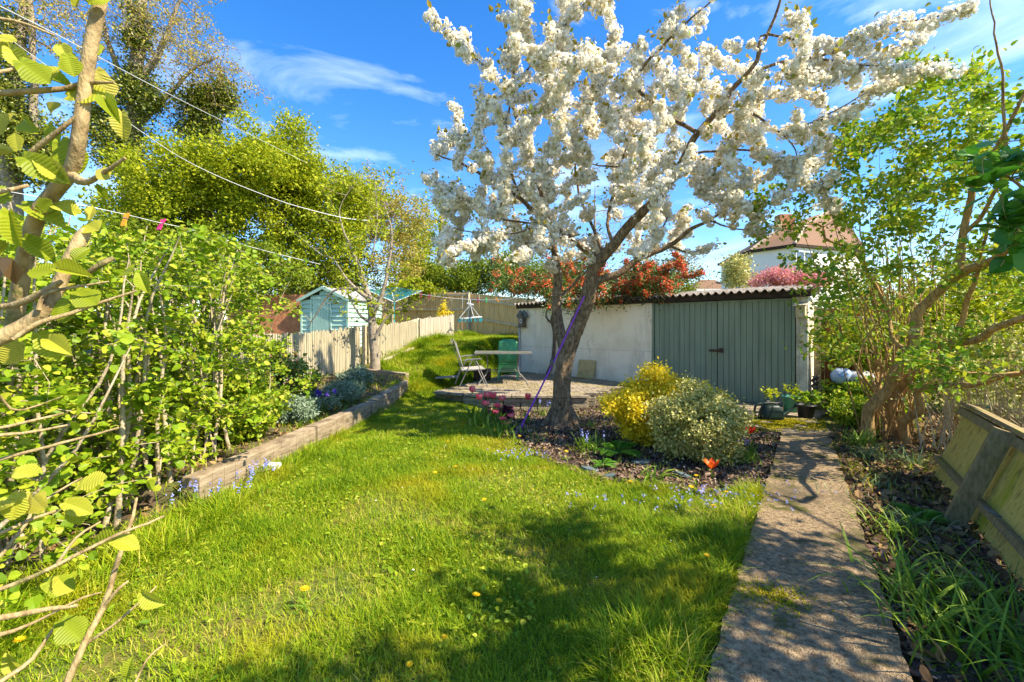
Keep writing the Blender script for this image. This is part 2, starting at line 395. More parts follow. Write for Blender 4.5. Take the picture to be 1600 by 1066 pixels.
mat('mossy_wood', [(.34, .24, .05), (.74, .56, .13), (.62, .45, .11), (.78, .64, .15)], 4, 9, .9, .6, 40, (7, 7, .5), stain=[(2.2, (1, 1, .5), .5, .62, (.42, .4, .03)), (3, (6, 6, .5), .56, .7, (.16, .11, .04))])
mat('brown_fence', [(.16, .06, .02), (.33, .14, .05)], 4, 9, .8, .3, 40, (5, 5, .3))
mat('shed_paint', [(.34, .52, .41), (.46, .64, .52)], 2, 8, .6, .1, 30)
mat('felt', [(.2, .2, .19), (.36, .35, .33)], 20, 8, .95, .3)
mat('metal', [(.13, .13, .125), (.22, .215, .2)], 12, 5, .5, .05, spec=.3)
mat('dark_metal', [(.05, .05, .05), (.1, .1, .1)], 12, 5, .5, .05)
mat('sling', [(.3, .28, .24), (.42, .4, .35)], 40, 5, .7, .1)
mat('glass_top', [(.13, .14, .09), (.24, .23, .16)], 8, 6, .25, .05, spec=.6)
mat('green_plastic', [(.03, .2, .07), (.06, .3, .12)], 3, 6, .35, .05, spec=.5)
mat('can_plastic', [(.008, .02, .016), (.015, .034, .028)], 3, 6, .45, .05, spec=.25)
mat('pot_green', [(.04, .2, .14), (.08, .33, .25)], 8, 5, .4)
mat('pot_dark', [(.015, .02, .025), (.04, .045, .05)], 8, 5, .4)
mat('sand_slab', [(.32, .25, .1), (.5, .4, .18), (.42, .34, .2)], 7, 9, .9, .3)
mat('purple', [(.18, .03, .36), (.32, .07, .55)], 30, 4, .6)
mat('line_white', [(.65, .66, .68), (.8, .8, .8)], 20, 3, .5)
mat('teal', [(.02, .24, .3), (.05, .36, .42)], 20, 3, .5)
mat('peg_orange', [(.8, .28, .02), (.9, .38, .03)], 20, 3, .4); mat('peg_pink', [(.75, .03, .2), (.85, .06, .28)], 20, 3, .4)
mat('peg_maroon', [(.3, .02, .06), (.4, .03, .1)], 20, 3, .4); mat('peg_green', [(.03, .5, .1), (.05, .6, .15)], 20, 3, .4)
mat('bird_wood', [(.1, .08, .055), (.24, .19, .13)], 12, 8, .9, .4); mat('nest_wood', [(.38, .31, .17), (.6, .52, .33)], 8, 8, .9, .3)
mat('hole', [(.004, .004, .004), (.008, .008, .008)]); mat('iron', [(.03, .02, .015), (.1, .05, .03)], 20, 6, .8, .4)
mat('slate', [(.06, .09, .1), (.14, .18, .19)], 10, 6, .6, .3)
mat('white_plastic', [(.7, .72, .74), (.85, .86, .86)], 6, 4, .45)
mat('tile', [(.1, .055, .03), (.22, .125, .07), (.17, .115, .075)], 14, 9, .9, .5, 40)
mat('ridge', [(.3, .22, .15), (.45, .36, .27)], 14, 6, .9); mat('house_render', [(.74, .72, .64), (.84, .82, .75)], 1.2, 6, .9, .1)
mat('house_glass', [(.03, .05, .07), (.1, .13, .17)], 3, 3, .1, spec=.8); mat('brick', [(.28, .1, .05), (.5, .22, .1)], 6, 8, .9, .4)
mat('bark_cherry', [(.05, .032, .018), (.19, .125, .07), (.46, .34, .2)], 13, 12, .9, 1.0, 26, (2.2, 2.2, .9), dist=.9)
mat('bark_dark', [(.06, .045, .03), (.2, .15, .1)], 12, 8, .9, .7, 30)
mat('bark_grey', [(.16, .13, .09), (.36, .3, .21)], 10, 8, .9, .6, 30)
mat('bark_lilac', [(.15, .08, .022), (.42, .26, .095), (.56, .38, .16)], 9, 10, .85, .8, 40, (3, 3, .7), dist=.8)
mat('bark_hazel', [(.14, .09, .035), (.33, .24, .11), (.44, .34, .17)], 26, 9, .75, .35, 90, (1.5, 1.5, .7), stain=[(110, (1, 1, 1), .64, .68, (.55, .48, .32)), (7, (1, 1, 1), .6, .68, (.12, .12, .03))])
mat('hedge_stem', [(.2, .15, .085), (.42, .34, .22), (.52, .44, .31)], 14, 8, .85, .5, 60)
mat('twig_straw', [(.25, .18, .1), (.5, .4, .26)], 10, 6, .8, .3)
vmat('grass', [(.06, .15, .004), (.165, .29, .006), (.29, .41, .009), (.43, .48, .018), (.64, .52, .13)], .55, .42, .2, patch=(1.7, (.42, .4, .012), .53, .74))
vmat('strap_leaf', [(.07, .16, .014), (.18, .31, .024), (.32, .44, .05)], .5, .38, .25)
vmat('grey_strap', [(.1, .18, .06), (.28, .38, .17)], .5, .3, .25)
vmat('hazel_leaf', [(.1, .2, .006), (.22, .34, .01), (.34, .44, .018), (.46, .46, .04)], .5, .42, .3)
vmat('hazel_big', [(.15, .21, .01), (.32, .38, .016), (.5, .47, .05), (.62, .5, .15)], .5, .45, .3)
vmat('lime_leaf', [(.17, .24, .006), (.34, .4, .01), (.5, .5, .02)], .55, .4, .25)
vmat('lime_dark', [(.08, .13, .006), (.18, .25, .01), (.3, .35, .02)], .55, .38, .25)
vmat('ivy_leaf', [(.04, .07, .006), (.13, .17, .01), (.3, .3, .025)], .4, .2, .4)
vmat('bud_leaf', [(.32, .24, .05), (.48, .38, .08), (.38, .4, .05)], .6, .3, .2)
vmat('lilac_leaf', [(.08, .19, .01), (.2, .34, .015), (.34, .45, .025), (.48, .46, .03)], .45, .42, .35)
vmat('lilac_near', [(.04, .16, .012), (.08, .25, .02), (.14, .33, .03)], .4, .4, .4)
vmat('rose_leaf', [(.05, .13, .02), (.12, .24, .03), (.25, .33, .05), (.3, .16, .06)], .45, .3, .35)
vmat('bronze_leaf', [(.28, .24, .03), (.42, .3, .04), (.24, .33, .05)], .5, .4, .3)
vmat('blossom', [(.8, .72, .5), (.94, .89, .76), (.96, .93, .84), (.96, .94, .88)], .7, .48, .1)
vmat('pyra_leaf', [(.03, .08, .012), (.09, .16, .025), (.2, .24, .04)], .4, .25, .4)
vmat('berry', [(.62, .05, .015), (.82, .12, .03), (.78, .24, .05)], .35, 0, .5)
vmat('gold_leaf', [(.4, .38, .01), (.82, .62, .012), (.92, .74, .03), (.9, .78, .08)], .45, .4, .3)
vmat('silver_leaf', [(.22, .25, .04), (.48, .46, .12), (.72, .64, .27)], .5, .25, .3)
vmat('pink_blossom', [(.6, .2, .2), (.75, .33, .36), (.62, .3, .14)], .6, .3, .2)
vmat('tulip_pink', [(.88, .07, .12), (.95, .16, .2), (.95, .38, .34)], .45, .3, .3); vmat('tulip_red', [(.7, .015, .01), (.85, .05, .02)], .45, .3, .3)
vmat('tulip_orange', [(.8, .1, .01), (.9, .2, .02)], .45, .3, .3)
vmat('dandelion', [(.85, .55, .01), (.95, .7, .02)], .6, .2); vmat('blue_flower', [(.12, .14, .55), (.3, .34, .75), (.45, .5, .8)], .6, .2)
vmat('lavender', [(.13, .2, .1), (.24, .33, .2), (.33, .4, .28)], .6, .2); vmat('iris', [(.12, .05, .5), (.22, .1, .65)], .5, .25)
vmat('chips', [(.03, .018, .012), (.1, .06, .04), (.2, .135, .09), (.3, .22, .15)], .9, 0, .2); vmat('dead_leaf', [(.06, .035, .015), (.2, .12, .05), (.36, .24, .1)], .8, .1, .2)
vmat('moss', [(.16, .15, .005), (.38, .33, .008), (.52, .43, .015)], .9, .15, .1); vmat('fern', [(.08, .22, .015), (.16, .34, .03)], .5, .35)
vmat('purple_leaf', [(.06, .012, .025), (.14, .03, .06)], .5, .2)
EE = lambda *a: np.array(a, float)
# ---------------------------------------------------------------- the ground
dx = np.concatenate([[-220, -120, -70, -45, -30, -22], np.arange(-16, 14, .2), [14, 17, 22, 30, 45, 70, 120, 220]])
dy = np.concatenate([[-60, -20, -6], np.arange(-1, 22, .2), [22, 25, 30, 38, 50, 70, 110, 170, 260]])
tag(ob('ground', grid_sheet(dx, dy, -.03), 'turf', smooth=True), kind='structure')
SL = lambda y: -2.62 + (y - 4.2) * .08             # sleeper line
LAWN = [(-2.75, 1.3), (-2.8, 3.2), (-2.6, 4.2), (SL(9.2), 9.2), (-3.2, 10.4), (-2.75, 13), (-1.98, 15), (-1.75, 17.5), (.3, 16.6), (.12, 13.5), (-1.5, 9.3), (-.85, 8.7), (-.55, 8.3),
        (-.45, 6.9), (-.1, 6.1), (.35, 5.2), (.8, 4.55), (1.3, 4.15), (1.9, 4.05), (2.3, 4.0), (.78, 1.8), (.55, 1.3)]
BED = [(-.5, 8.6), (-.5, 6.8), (-.15, 6.0), (.3, 5.1), (.75, 4.45), (1.3, 4.0), (1.9, 3.9), (2.25, 3.9), (3.8, 6.12), (3.3, 7.2), (2.7, 8.6), (2.75, 10.3), (1.55, 8.55)]
RBED = [(1.3, .8), (1.72, 1.85), (4.24, 5.8), (4.95, 6.7), (5.7, 7.4), (6.6, 8.6), (9.5, 6.2), (6.2, 5.8), (4.6, 4.6), (2.3, .8)]
LBED = [(SL(3.9) - .05, 3.9), (SL(9.3) - .05, 9.3), (-3.3, 10.2), (-3.9, 10.4), (-4.7, 7), (-5.2, 4), (-4.2, 1.2), (-2.6, 1.2), (-2.75, 3.4)]
tag(ob('lawn', poly_sheet(LAWN, -.012, .06), 'turf', smooth=True), kind='structure')
tag(ob('mulch_bed', poly_sheet(BED, -.004, .05), 'mulch', smooth=True), kind='structure')
tag(ob('side_bed', poly_sheet(RBED, -.006, .05, 0), 'mulch', smooth=True), kind='structure')
tag(ob('raised_bed', poly_sheet(LBED, -.004, .06), 'soil', smooth=True), kind='structure')
# path of concrete slabs with worn edges
def slab(g, q, z0, z1, r, jit=.006, res=.06):
    q = [np.array(p, float) for p in q]; n = max(2, int(np.linalg.norm(q[3] - q[0]) / res)); m = max(2, int(np.linalg.norm(q[1] - q[0]) / res))
    u = np.linspace(0, 1, m + 1); v = np.linspace(0, 1, n + 1); U, Vv = np.meshgrid(u, v)
    P = (1 - Vv)[..., None] * ((1 - U)[..., None] * q[0] + U[..., None] * q[1]) + Vv[..., None] * ((1 - U)[..., None] * q[3] + U[..., None] * q[2])
    P = P + r.normal(0, jit, P.shape) * ((U == 0) | (U == 1) | (Vv == 0) | (Vv == 1))[..., None]
    z = np.full(U.shape, z1) + r.normal(0, .0012, U.shape) + .004 * np.sin(P[..., 0] * 5) * np.cos(P[..., 1] * 4)
    X = np.concatenate([P, z[..., None]], -1).reshape(-1, 3); w = m + 1
    i = np.arange(n)[:, None] * w; j = np.arange(m)[None]
    g.add(X, np.stack([i + j, i + j + 1, i + j + w + 1, i + j + w], -1).reshape(-1, 4))
    rim = np.concatenate([np.arange(w), np.arange(1, n + 1) * w + m, n * w + np.arange(m - 1, -1, -1), np.arange(n - 1, 0, -1) * w])
    top = X[rim]; bot = top.copy(); bot[:, 2] = z0; k = len(rim); a = np.arange(k)
    g.add(np.vstack([top, bot]), np.stack([a, a + k, (a + 1) % k + k, (a + 1) % k], -1))
pl = lambda y: np.array([.828 + (y - 1.853) * .6955, y]); pr = lambda y: np.array([1.695 + (y - 1.853) * .65, y])
g = G(); ys = [.6, 3.02, 4.65, 6.15]
for i in range(3):
    a, b = ys[i] + .006, ys[i + 1] - .006
    slab(g, [pl(a), pr(a), pr(b), pl(b)], -.12, .032 - .003 * i, rng)
tag(ob('path', g, 'concrete', smooth=False), kind='structure')
g = G()
slab(g, [(3.83, 6.17), (4.55, 6.17), (5.0, 7.2), (3.3, 7.3)], -.12, .022, rng); slab(g, [(3.28, 7.33), (5.05, 7.22), (5.62, 7.7), (3.45, 9.95)], -.12, .018, rng)
slab(g, [(2.65, 7.4), (3.25, 7.33), (3.42, 9.95), (3.1, 10.3)], -.12, .012, rng)
tag(ob('apron', g, 'old_concrete'), kind='structure')
# patio raised on block walls
PAT = [(-1.6, 9.15), (-.95, 8.8), (-.5, 8.62), (1.5, 8.58), (2.5, 9.75), (3.0, 10.44), (.24, 13.2), (-.2, 12.4)]
g = G(); g.prism(PAT, -.3, .150)
ob1 = tag(ob('patio_base', g, 'paving'), kind='structure')
g = G(); r = np.random.default_rng(5); u = nrm(EE(1, .05)); v = EE(-u[1], u[0])
for i in range(-9, 26):
    for j in range(-2, 24):
        c = EE(.2, 8.8) + u * (i * .235 + (j % 2) * .1) + v * j * .225
        if inpoly(c[0], c[1], [(x * .985 + .01, y * .985 + .14) for x, y in PAT]):
            g.box((c[0], c[1], .160 + r.normal(0, .002)), (.223, .213, .05), [[u[0], u[1], 0], [v[0], v[1], 0], [0, 0, 1]])
tag(ob('patio', g, 'paving', bevel=.004), kind='structure')
t = thing('patio_wall', (.5, 8.55, -.15), 'low wall of weathered concrete blocks along the front of the patio', 'retaining wall')
g = G(); cap = G()
def course(p, q, z, h, L_=.29, off=0, gg=None, w=.11):
    p = EE(*p); q = EE(*q); l = np.linalg.norm(q - p); d = (q - p) / l; n = int(l / L_); n = max(n, 1)
    for i in range(n):
        a = p + d * (i + .02 + off * 0) * l / n; b = p + d * (i + .96) * l / n
        j = r.normal(0, .006, 2); (gg or g).bar([*(a + j), z + h / 2], [*(b + j), z + h / 2], w + r.normal(0, .006), h - .008)
for k in range(4):
    pts = [(-.95, 8.74), (-.5, 8.55), (1.5, 8.51)]
    for p, q in zip(pts, pts[1:]): course(p, q, -.21 + k * .085, .085)
pts = [(-1.6, 9.1), (-.95, 8.74), (-.5, 8.55), (1.5, 8.51)]
for p, q in zip(pts, pts[1:]): course(p, q, .14, .055, .42, gg=cap, w=.2)
for i in range(7):          # saw-tooth end of the wall
    p = EE(1.5, 8.6) + EE(.165, .2) * i
    for k in range(4): g.box([p[0] + .05, p[1], -.17 + k * .09], (.2, .17, .078), [[.98, -.2, 0], [.2, .98, 0], [0, 0, 1]])
    cap.box([p[0] + .05 + r.normal(0, .01), p[1], .2 + r.normal(0, .015)], (.23, .15, .05), [[.98, -.2, 0], [.2, .98, 0], [0, 0, 1]])
ob('blocks', g, 'blockwork', t, bevel=.004); ob('coping', cap, 'paving', t, bevel=.005)
# ---------------------------------------------------------------- garage
A = EE(.21, 13.26); B = EE(5.43, 7.99); FU = nrm(B - A); BK = EE(.60, .80); FN = EE(FU[1], -FU[0])
if FN[1] > 0: FN = -FN
LW = np.linalg.norm(B - A); WT = 2.13
F3 = lambda t, z, o=0: np.array([*(A + FU * t + FN * o), z])
t_at = lambda px: (lambda k: (k * A[1] - A[0]) / (FU[0] - k * FU[1]))((px - 800) / FPX)
gar = thing('garage', (2.8, 10.7, 0), 'white rendered garage with grey green double doors and corrugated roof', 'garage')
d0, d1, d2 = t_at(1019), t_at(1120.5), t_at(1241)
u3 = [FU[0], FU[1], 0]; n3 = [FN[0], FN[1], 0]; ax = [u3, n3, [0, 0, 1]]
g = G()
q = [A, A + FU * d0, A + FU * d0 + BK * 2.6, A + BK * 2.6]; g.prism(q, -.1, WT)
ob('wall', g, 'render', gar)
g = G(); g.prism([A + FU * (d0 + .002) + FN * -.08, A + FU * (d2 + .028) + FN * -.08, A + FU * (d2 + .028) + BK * 2.6, A + FU * (d0 + .002) + BK * 2.6], -.1, WT - .002)
ob('door_backing', g, 'dark_wood', gar)  # dark colour stands in for the shade inside, seen through the door gaps
g = G()
for z in (.95,): g.bar(F3(.02, z, .002), F3(d0 - .02, z, .002), .006, .008)
for tt in (1.3, 2.6): g.bar(F3(tt, .2, .002), F3(tt, .945, .002), .006, .006, (1, 0, 0))
for tt in (.7, 1.95): g.bar(F3(tt, .955, .002), F3(tt, WT - .05, .002), .006, .006, (1, 0, 0))
ob('panel_joint', g, mat('joint', [(.42, .4, .34), (.55, .53, .47)]), gar)
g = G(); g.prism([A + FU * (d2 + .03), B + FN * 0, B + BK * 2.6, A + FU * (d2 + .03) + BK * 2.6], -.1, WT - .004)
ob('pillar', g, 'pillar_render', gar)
g = G(); g.bar(F3(LW - .13, -.1, .004), F3(LW - .13, WT, .004), .005, .006, (1, 0, 0)); g.bar(F3(d2 + .05, .95, .004), F3(LW, .95, .004), .005, .006)
ob('crack', g, 'joint', gar)
g = G(); g.bar(F3(.05, .2, .03), F3(.05, WT - .1, .03), .06, .06, (1, 0, 0)); ob('downpipe', g, mat('pipe', [(.4, .42, .43), (.5, .52, .53)]), gar, bevel=.01)
def gdoor(a, b, nb, name='door'):
    g = G(); w = (b - a - .012) / nb
    for i in range(nb): g.box(F3(a + .006 + w * (i + .5), (WT - .10 + .02) / 2, -.03 + r.normal(0, .001)), (w - .007, .035, WT - .10 - .02), ax)
    g.box(F3((a + b) / 2, WT - .085, -.02), (b - a - .01, .04, .045), ax)
    return ob(name, g, 'green_paint', gar, bevel=.003)
dl = gdoor(d0 + .05, d1, 12); dr = gdoor(d1, d2 - .04, 12)
for q_ in (d0 + .022, d2 - .012): g = G(); g.box(F3(q_, WT / 2, -.01), (.05, .05, WT - .06), ax); ob('door_frame', g, 'green_paint', gar, bevel=.003)
g = G(); zl = EYE - (548 - HY) / FPX * (A + FU * d1)[1]
g.box(F3(d1 - .06, zl, .01), (.2, .03, .05), ax); g.box(F3(d1 + .09, zl, .015), (.07, .045, .08), ax); g.tube([F3(d1 + .06, zl, .03), F3(d1 + .06, zl + .05, .04), F3(d1 + .12, zl + .05, .04), F3(d1 + .12, zl, .03)], .008, 6)
ob('latch', g, 'iron', dr, bevel=.004)
g = G(); sl = .10
g.box(F3(LW / 2 + .02, WT + .015, .06), (LW + .1, .05, .13), ax); g.bar([*(B + FN * .05 + FU * .1), WT + .01], [*(B + BK * 2.7 + FU * .1), WT + .27], .05, .12)
ob('fascia', g, 'dark_wood', gar)
g = G(); nw = 300; L0, L1 = -.14, LW + .07; uu = np.linspace(L0, L1, nw * 3); amp = .032 * np.sin(uu / .152 * 2 * math.pi)
for side in (0, 1):
    rows = []
    for k in range(9):
        s = -.14 + 2.95 * k / 8; base = A[None] + FU[None] * uu[:, None] + BK[None] * s + np.array([r.normal(0, .004), 0])
        z = WT + .085 + (s + .14) * sl + amp - side * .012 + .008 * np.sin(uu * 1.3) + (.004 * np.sin(uu * 41) if k == 0 else 0)
        rows.append(np.c_[base, z])
    Vv = np.array(rows).reshape(-1, 3); n_ = len(uu); i = np.arange(8)[:, None] * n_; j = np.arange(n_ - 1)[None]
    Fq = np.stack([i + j, i + j + 1, i + j + 1 + n_, i + j + n_], -1).reshape(-1, 4)
    g.add(Vv, Fq)
m_ = 9 * len(uu); j = np.arange(len(uu) - 1); g.F.append(np.stack([j, j + 1, j + 1 + m_, j + m_], -1))
ob('roof', g, 'asbestos', gar)
# bird houses and slab on the garage wall
tb = t_at(819); Y = (A + FU * tb)[1]; zb = EYE - (513 - HY) / FPX * Y; k = Y / FPX
bh = thing('bird_house', F3(tb, zb, .0), 'dark rustic bird house with pitched roof on the white garage wall above the patio', 'bird house')
g = G(); g.box(F3(tb, zb + .19, .08), (.2, .14, .3), ax); s_ = F3(tb, zb + .34, .08)
g.add([F3(tb - .1, zb + .34, .01), F3(tb + .1, zb + .34, .01), F3(tb, zb + .45, .01), F3(tb - .1, zb + .34, .15), F3(tb + .1, zb + .34, .15), F3(tb, zb + .45, .15)], [np.array([[0, 2, 1], [3, 4, 5]]), np.array([[0, 1, 4, 3]])])
ob('body', g, 'bird_wood', bh)
g = G()
for sx in (-1, 1): g.bar(F3(tb, zb + .485, .09), F3(tb + sx * .17, zb + .30, .09), .2, .02, n3)
ob('roof', g, 'slate', bh)
g = G(); g.box(F3(tb, zb + .21, .153), (.075, .006, .11), ax); ob('doorway', g, 'white_plastic', bh)
g = G(); g.box(F3(tb, zb + .21, .158), (.04, .004, .06), ax); ob('hole', g, 'hole', bh)
g = G(); g.box(F3(tb, zb + .03, .11), (.25, .2, .02), ax); g.bar(F3(tb - .1, zb + .08, .2), F3(tb + .1, zb + .08, .2), .012, .012); ob('ledge', g, 'bird_wood', bh)
tb = t_at(1253); Y = (A + FU * tb)[1]; zb = EYE - (497 - HY) / FPX * Y
nb = thing('nest_box', F3(tb, zb, 0), 'pale wooden nest box with a round hole on the garage pillar', 'nest box')
g = G(); g.box(F3(tb, zb + .12, .07), (.15, .13, .23), ax); ob('body', g, 'nest_wood', nb, bevel=.003)
g = G(); g.box(F3(tb, zb + .255, .09), (.21, .22, .022), [u3, nrm(EE(FN[0], FN[1], -.3)), nrm(EE(FN[0] * .3, FN[1] * .3, 1))]); ob('lid', g, 'pale_wood', nb, bevel=.003)
g = G(); g.lathe(F3(tb, zb + .17, .137), [(.001, 0), (.018, 0)], 16, [u3, [0, 0, 1], n3]); g.box(F3(tb, zb + .17, .1355), (.012, .002, .012), ax); ob('hole', g, 'hole', nb)
tb = t_at(919); k = (A + FU * tb)[1] / FPX
g = G(); c = F3(tb, .19, .14); up = nrm(EE(-FN[0] * .22, -FN[1] * .22, 1)); g.box(c + up * .24, (.52, .035, .48), [u3, np.cross(up, u3), up], None)
tag(ob('leaning_slab', g, 'sand_slab', bevel=.006), 'square sandy slab leaning on the white garage wall', 'slab')
# ---------------------------------------------------------------- fences
def board_fence(name, P, z0s, z1s, label, cat, m, rail_m, bw=.1, rails=(.2, .9, 1.5), posts=True, gap=.003, jag=.006, face=-1, th=.015, post_m=None, group=None):
    """boards along a polyline with real rails and posts; z0s/z1s heights at the corners"""
    P = [EE(*p) for p in P]; t = thing(name, [*P[0], z0s[0]], label, cat, group); g = G(); gr = G(); n_ = 0
    for i in range(len(P) - 1):
        p, q = P[i], P[i + 1]; l = np.linalg.norm(q - p); d = (q - p) / l; nn = EE(d[1], -d[0]) * face; n = int(l / bw)
        for k in range(n):
            f = (k + .5) / n; c = p + d * l * f; z0 = z0s[i] + (z0s[i + 1] - z0s[i]) * f; z1 = z1s[i] + (z1s[i + 1] - z1s[i]) * f + r.normal(0, jag)
            tl = r.normal(0, .006)
            g.box([*(c + nn * r.normal(0, .002)), (z0 + z1) / 2], (l / n - gap, th, z1 - z0), [[d[0], d[1], tl], [-d[1], d[0], 0], [-tl * d[0], -tl * d[1], 1]])
        for rz in rails:
            a = np.r_[p + nn * .045, z0s[i] + rz]; b = np.r_[q + nn * .045, z0s[i + 1] + rz]; gq = G(); gq.bar(a, b, .06, .075); ob('rail', gq, rail_m, t)
        if posts:
            m_ = max(1, int(round(l / 2.6)))
            for k in range(m_ + (i == len(P) - 2)):
                f = k / m_; c = p + d * l * f + nn * .1; z0 = z0s[i] + (z0s[i + 1] - z0s[i]) * f; z1 = z1s[i] + (z1s[i + 1] - z1s[i]) * f
                gq = G(); gq.box([*c, (z0 + z1) / 2], (.1, .1, z1 - z0 + .04), [[*d, 0], [-d[1], d[0], 0], [0, 0, 1]]); ob('post', gq, post_m or rail_m, t)
    ob('boards', g, m, t)
    return t
board_fence('board_fence', [(-9.8, 18.4), (-5.2, 19.1), (-1.75, 17.9)], [1.1, 1.15, 1.1], [3.15, 3.16, 2.93], 'tall brown board fence behind the teal shed, facing the camera', 'fence', 'fence_wood', 'fence_rail', rails=(.3, 1.15, 1.75), face=1, post_m='grey_wood')
board_fence('board_fence', [(-1.72, 17.85), (.9, 15.9)], [1.08, .62], [2.9, 2.55], 'tall brown board fence running down the bank to the garage corner', 'fence', 'fence_wood', 'fence_rail', rails=(.12, .85, 1.6), face=1, post_m='grey_wood')
def picket(P, z0s, z1s, label, m, bw=.055, jag=.02, g_=None):
    return board_fence('picket_fence', P, z0s, z1s, label, 'fence', m, m, bw=bw, rails=(.15, z1s[0] - z0s[0] - .2), posts=True, gap=.017, jag=jag, face=-1, th=.02, group=g_)
hh = lambda x, y: float(H(x, y))
picket([(-4.75, 6.2), (-4.35, 7.9), (-3.7, 10.6)], [.2, .3, .45], [1.3, 1.38, 1.52], 'low weathered paling fence dappled with shade behind the raised bed', 'grey_wood')
picket([(-3.55, 10.75), (-2.82, 13.0)], [.62, 1.0], [1.55, 1.70], 'low paling fence with greenish slats right of the bare little tree', 'grey_wood')
picket([(-2.78, 13.1), (-2.02, 15.1)], [1.02, 1.15], [1.78, 1.95], 'low bleached pale picket panel at the far top of the lawn', 'pale_wood', .06)
# brown fence right of the garage
board_fence('brown_fence', [(6.25, 8.95), (7.5, 8.5)], [0, 0], [1.9, 1.9], 'orange brown panel fence right of the garage behind the shrub', 'fence', 'brown_fence', 'fence_rail', bw=.14, rails=(.3, 1.0, 1.7), face=1)
# low fence on the right, leaning away
t = thing('leaning_fence', (3.4, 3.3, 0), 'low mossy board fence leaning outwards beside the right bed', 'fence')
p0 = EE(4.27, 4.42, 0); p1 = EE(2.2, 1.45, 0); d = nrm(p1 - p0); o_ = nrm(EE(.42, -.28, 0)); up = nrm(EE(o_[0] * .36, o_[1] * .36, 1)); nn = np.cross(d, up)
if nn[0] > 0: nn = -nn
l = np.linalg.norm(p1 - p0); hF = .72; n = int(l / .135)
g = G()
for k in range(n):
    f = (k + .5) / n; c = p0 + d * l * f; g.box(c + up * (hF / 2 + .03) + nn * r.normal(0, .002), (l / n - .003, .016, hF), [d, nn, up])
ob('boards', g, 'mossy_wood', t)
for zz, w in ((.2, .045), (.72, .07)):
    g = G(); g.box(p0 + d * l / 2 + up * zz + nn * .036, (l, .055, w), [d, nn, up]); ob('rail', g, mat('rail_mossy', [(.15, .11, .045), (.4, .3, .14)], 7, 8, .9, .5, 50, (6, 6, 2), stain=[(4, (1, 1, 1), .55, .66, (.25, .24, .03))]) if 'rail_mossy' not in MATS else 'rail_mossy', t)
g = G(); g.box(p0 + d * l / 2 + up * .79, (l, .14, .03), [d, nn, up]); ob('capping', g, 'rail_mossy', t)
for f in (.39, .80):
    g = G(); c = p0 + d * l * f + nn * .11; g.box(c + up * .36, (.055, .12, .82), [d, nn, up]); ob('post', g, 'rail_mossy', t, bevel=.004)
for f in (.33, .46):
    g = G(); g.box(p0 + d * l * f + up * .226 + nn * .045, (.13, .07, .006), [d, nn, up]); ob('bracket', g, 'metal', t)
# sleepers edging the raised bed
xs = [(3.7, 5.55), (5.6, 7.3), (7.36, 9.25)]; lab = ['long weathered timber sleeper at the near end of the raised bed', 'middle timber sleeper of the raised bed edge', 'far timber sleeper of the raised bed edge']
for (a, b), lb in zip(xs, lab):
    g = G(); za = hh(SL(a) + .2, a); zb = hh(SL(b) + .2, b); pa = EE(SL(a) - .07, a, za + .08); pb = EE(SL(b) - .07, b, zb + .08)
    q = np.linspace(0, 1, 14)
    for i in range(13):
        pp = pa + (pb - pa) * q[i]; qq = pa + (pb - pa) * q[i + 1]; g.bar(pp + EE(r.normal(0, .001), 0, r.normal(0, .001)), qq, .17 - .001 * (i % 2), .34 - .002 * (i % 2))
    tag(ob('timber_sleeper', g, 'sleeper', bevel=.01), lb, 'sleeper', 'sleepers edging the raised bed')
g = G(); g.bar([SL(9.3) - .05, 9.4, hh(-2.3, 9.4) + .04], [-3.55, 9.95, hh(-3.4, 10) + .06], .12, .14)
tag(ob('timber_sleeper', g, 'sleeper', bevel=.01), 'short dark sleeper closing the far end of the raised bed', 'sleeper', 'sleepers edging the raised bed')
g = G(); g.bar([-3.2, 10.7, hh(-3.2, 10.7) + .03], [-2.75, 12.0, hh(-2.75, 12) + .03], .1, .13)
tag(ob('timber_sleeper', g, 'pale_wood', bevel=.01), 'pale sleeper lying at the foot of the greenish paling fence', 'sleeper')
g = G(); c = gp(415, 733, .05); g.box(c, (.28, .12, .02), [nrm(EE(1, .35, .1)), nrm(EE(-.35, 1, 0)), EE(-.1, 0, 1)]); g.box(c + EE(.02, .03, .03), (.2, .1, .03), [nrm(EE(1, .2, -.1)), nrm(EE(-.2, 1, 0)), EE(.1, 0, 1)])
tag(ob('plastic_scrap', g, 'white_plastic', bevel=.004), 'white plastic scrap lying by the near end of the sleeper', 'scrap')
# ---------------------------------------------------------------- teal shed
s0 = EE(-6.85, 14.2); s1 = EE(-5.2, 13.8); fu = nrm(s1 - s0); sk = EE(-fu[1], fu[0]); wS = np.linalg.norm(s1 - s0); dS = 2.0; zg = .72; ze = 2.42; za = 2.78
Q3 = lambda a, b, z: np.array([*(s0 + fu * a + sk * b), z])
sh = thing('garden_shed', Q3(wS / 2, dS / 2, zg), 'small teal weatherboard garden shed behind the paling fence', 'shed'); axs = [[*fu, 0], [*sk, 0], [0, 0, 1]]
g = G(); nb_ = 12
for k in range(nb_ + 3):
    z0 = zg + (ze - zg) * k / nb_; z1 = z0 + (ze - zg) / nb_; half = wS / 2 if z1 <= ze else wS / 2 * max(.05, 1 - (z1 - ze) / (za - ze))
    t_ = nrm(EE(0, -.02, .11))
    g.box(Q3(wS / 2, .0, (z0 + z1) / 2), (half * 2, .024, (z1 - z0) * 1.02), [[*fu, 0], nrm(EE(*sk, .3)), nrm(EE(*(-sk * -.3), 1))])
    if z1 <= ze + .01: g.box(Q3(wS, dS / 2, (z0 + z1) / 2), (dS, .024, (z1 - z0) * 1.02), [[*sk, 0], nrm(EE(*-fu, .3)), nrm(EE(*(-fu * .3), 1))])
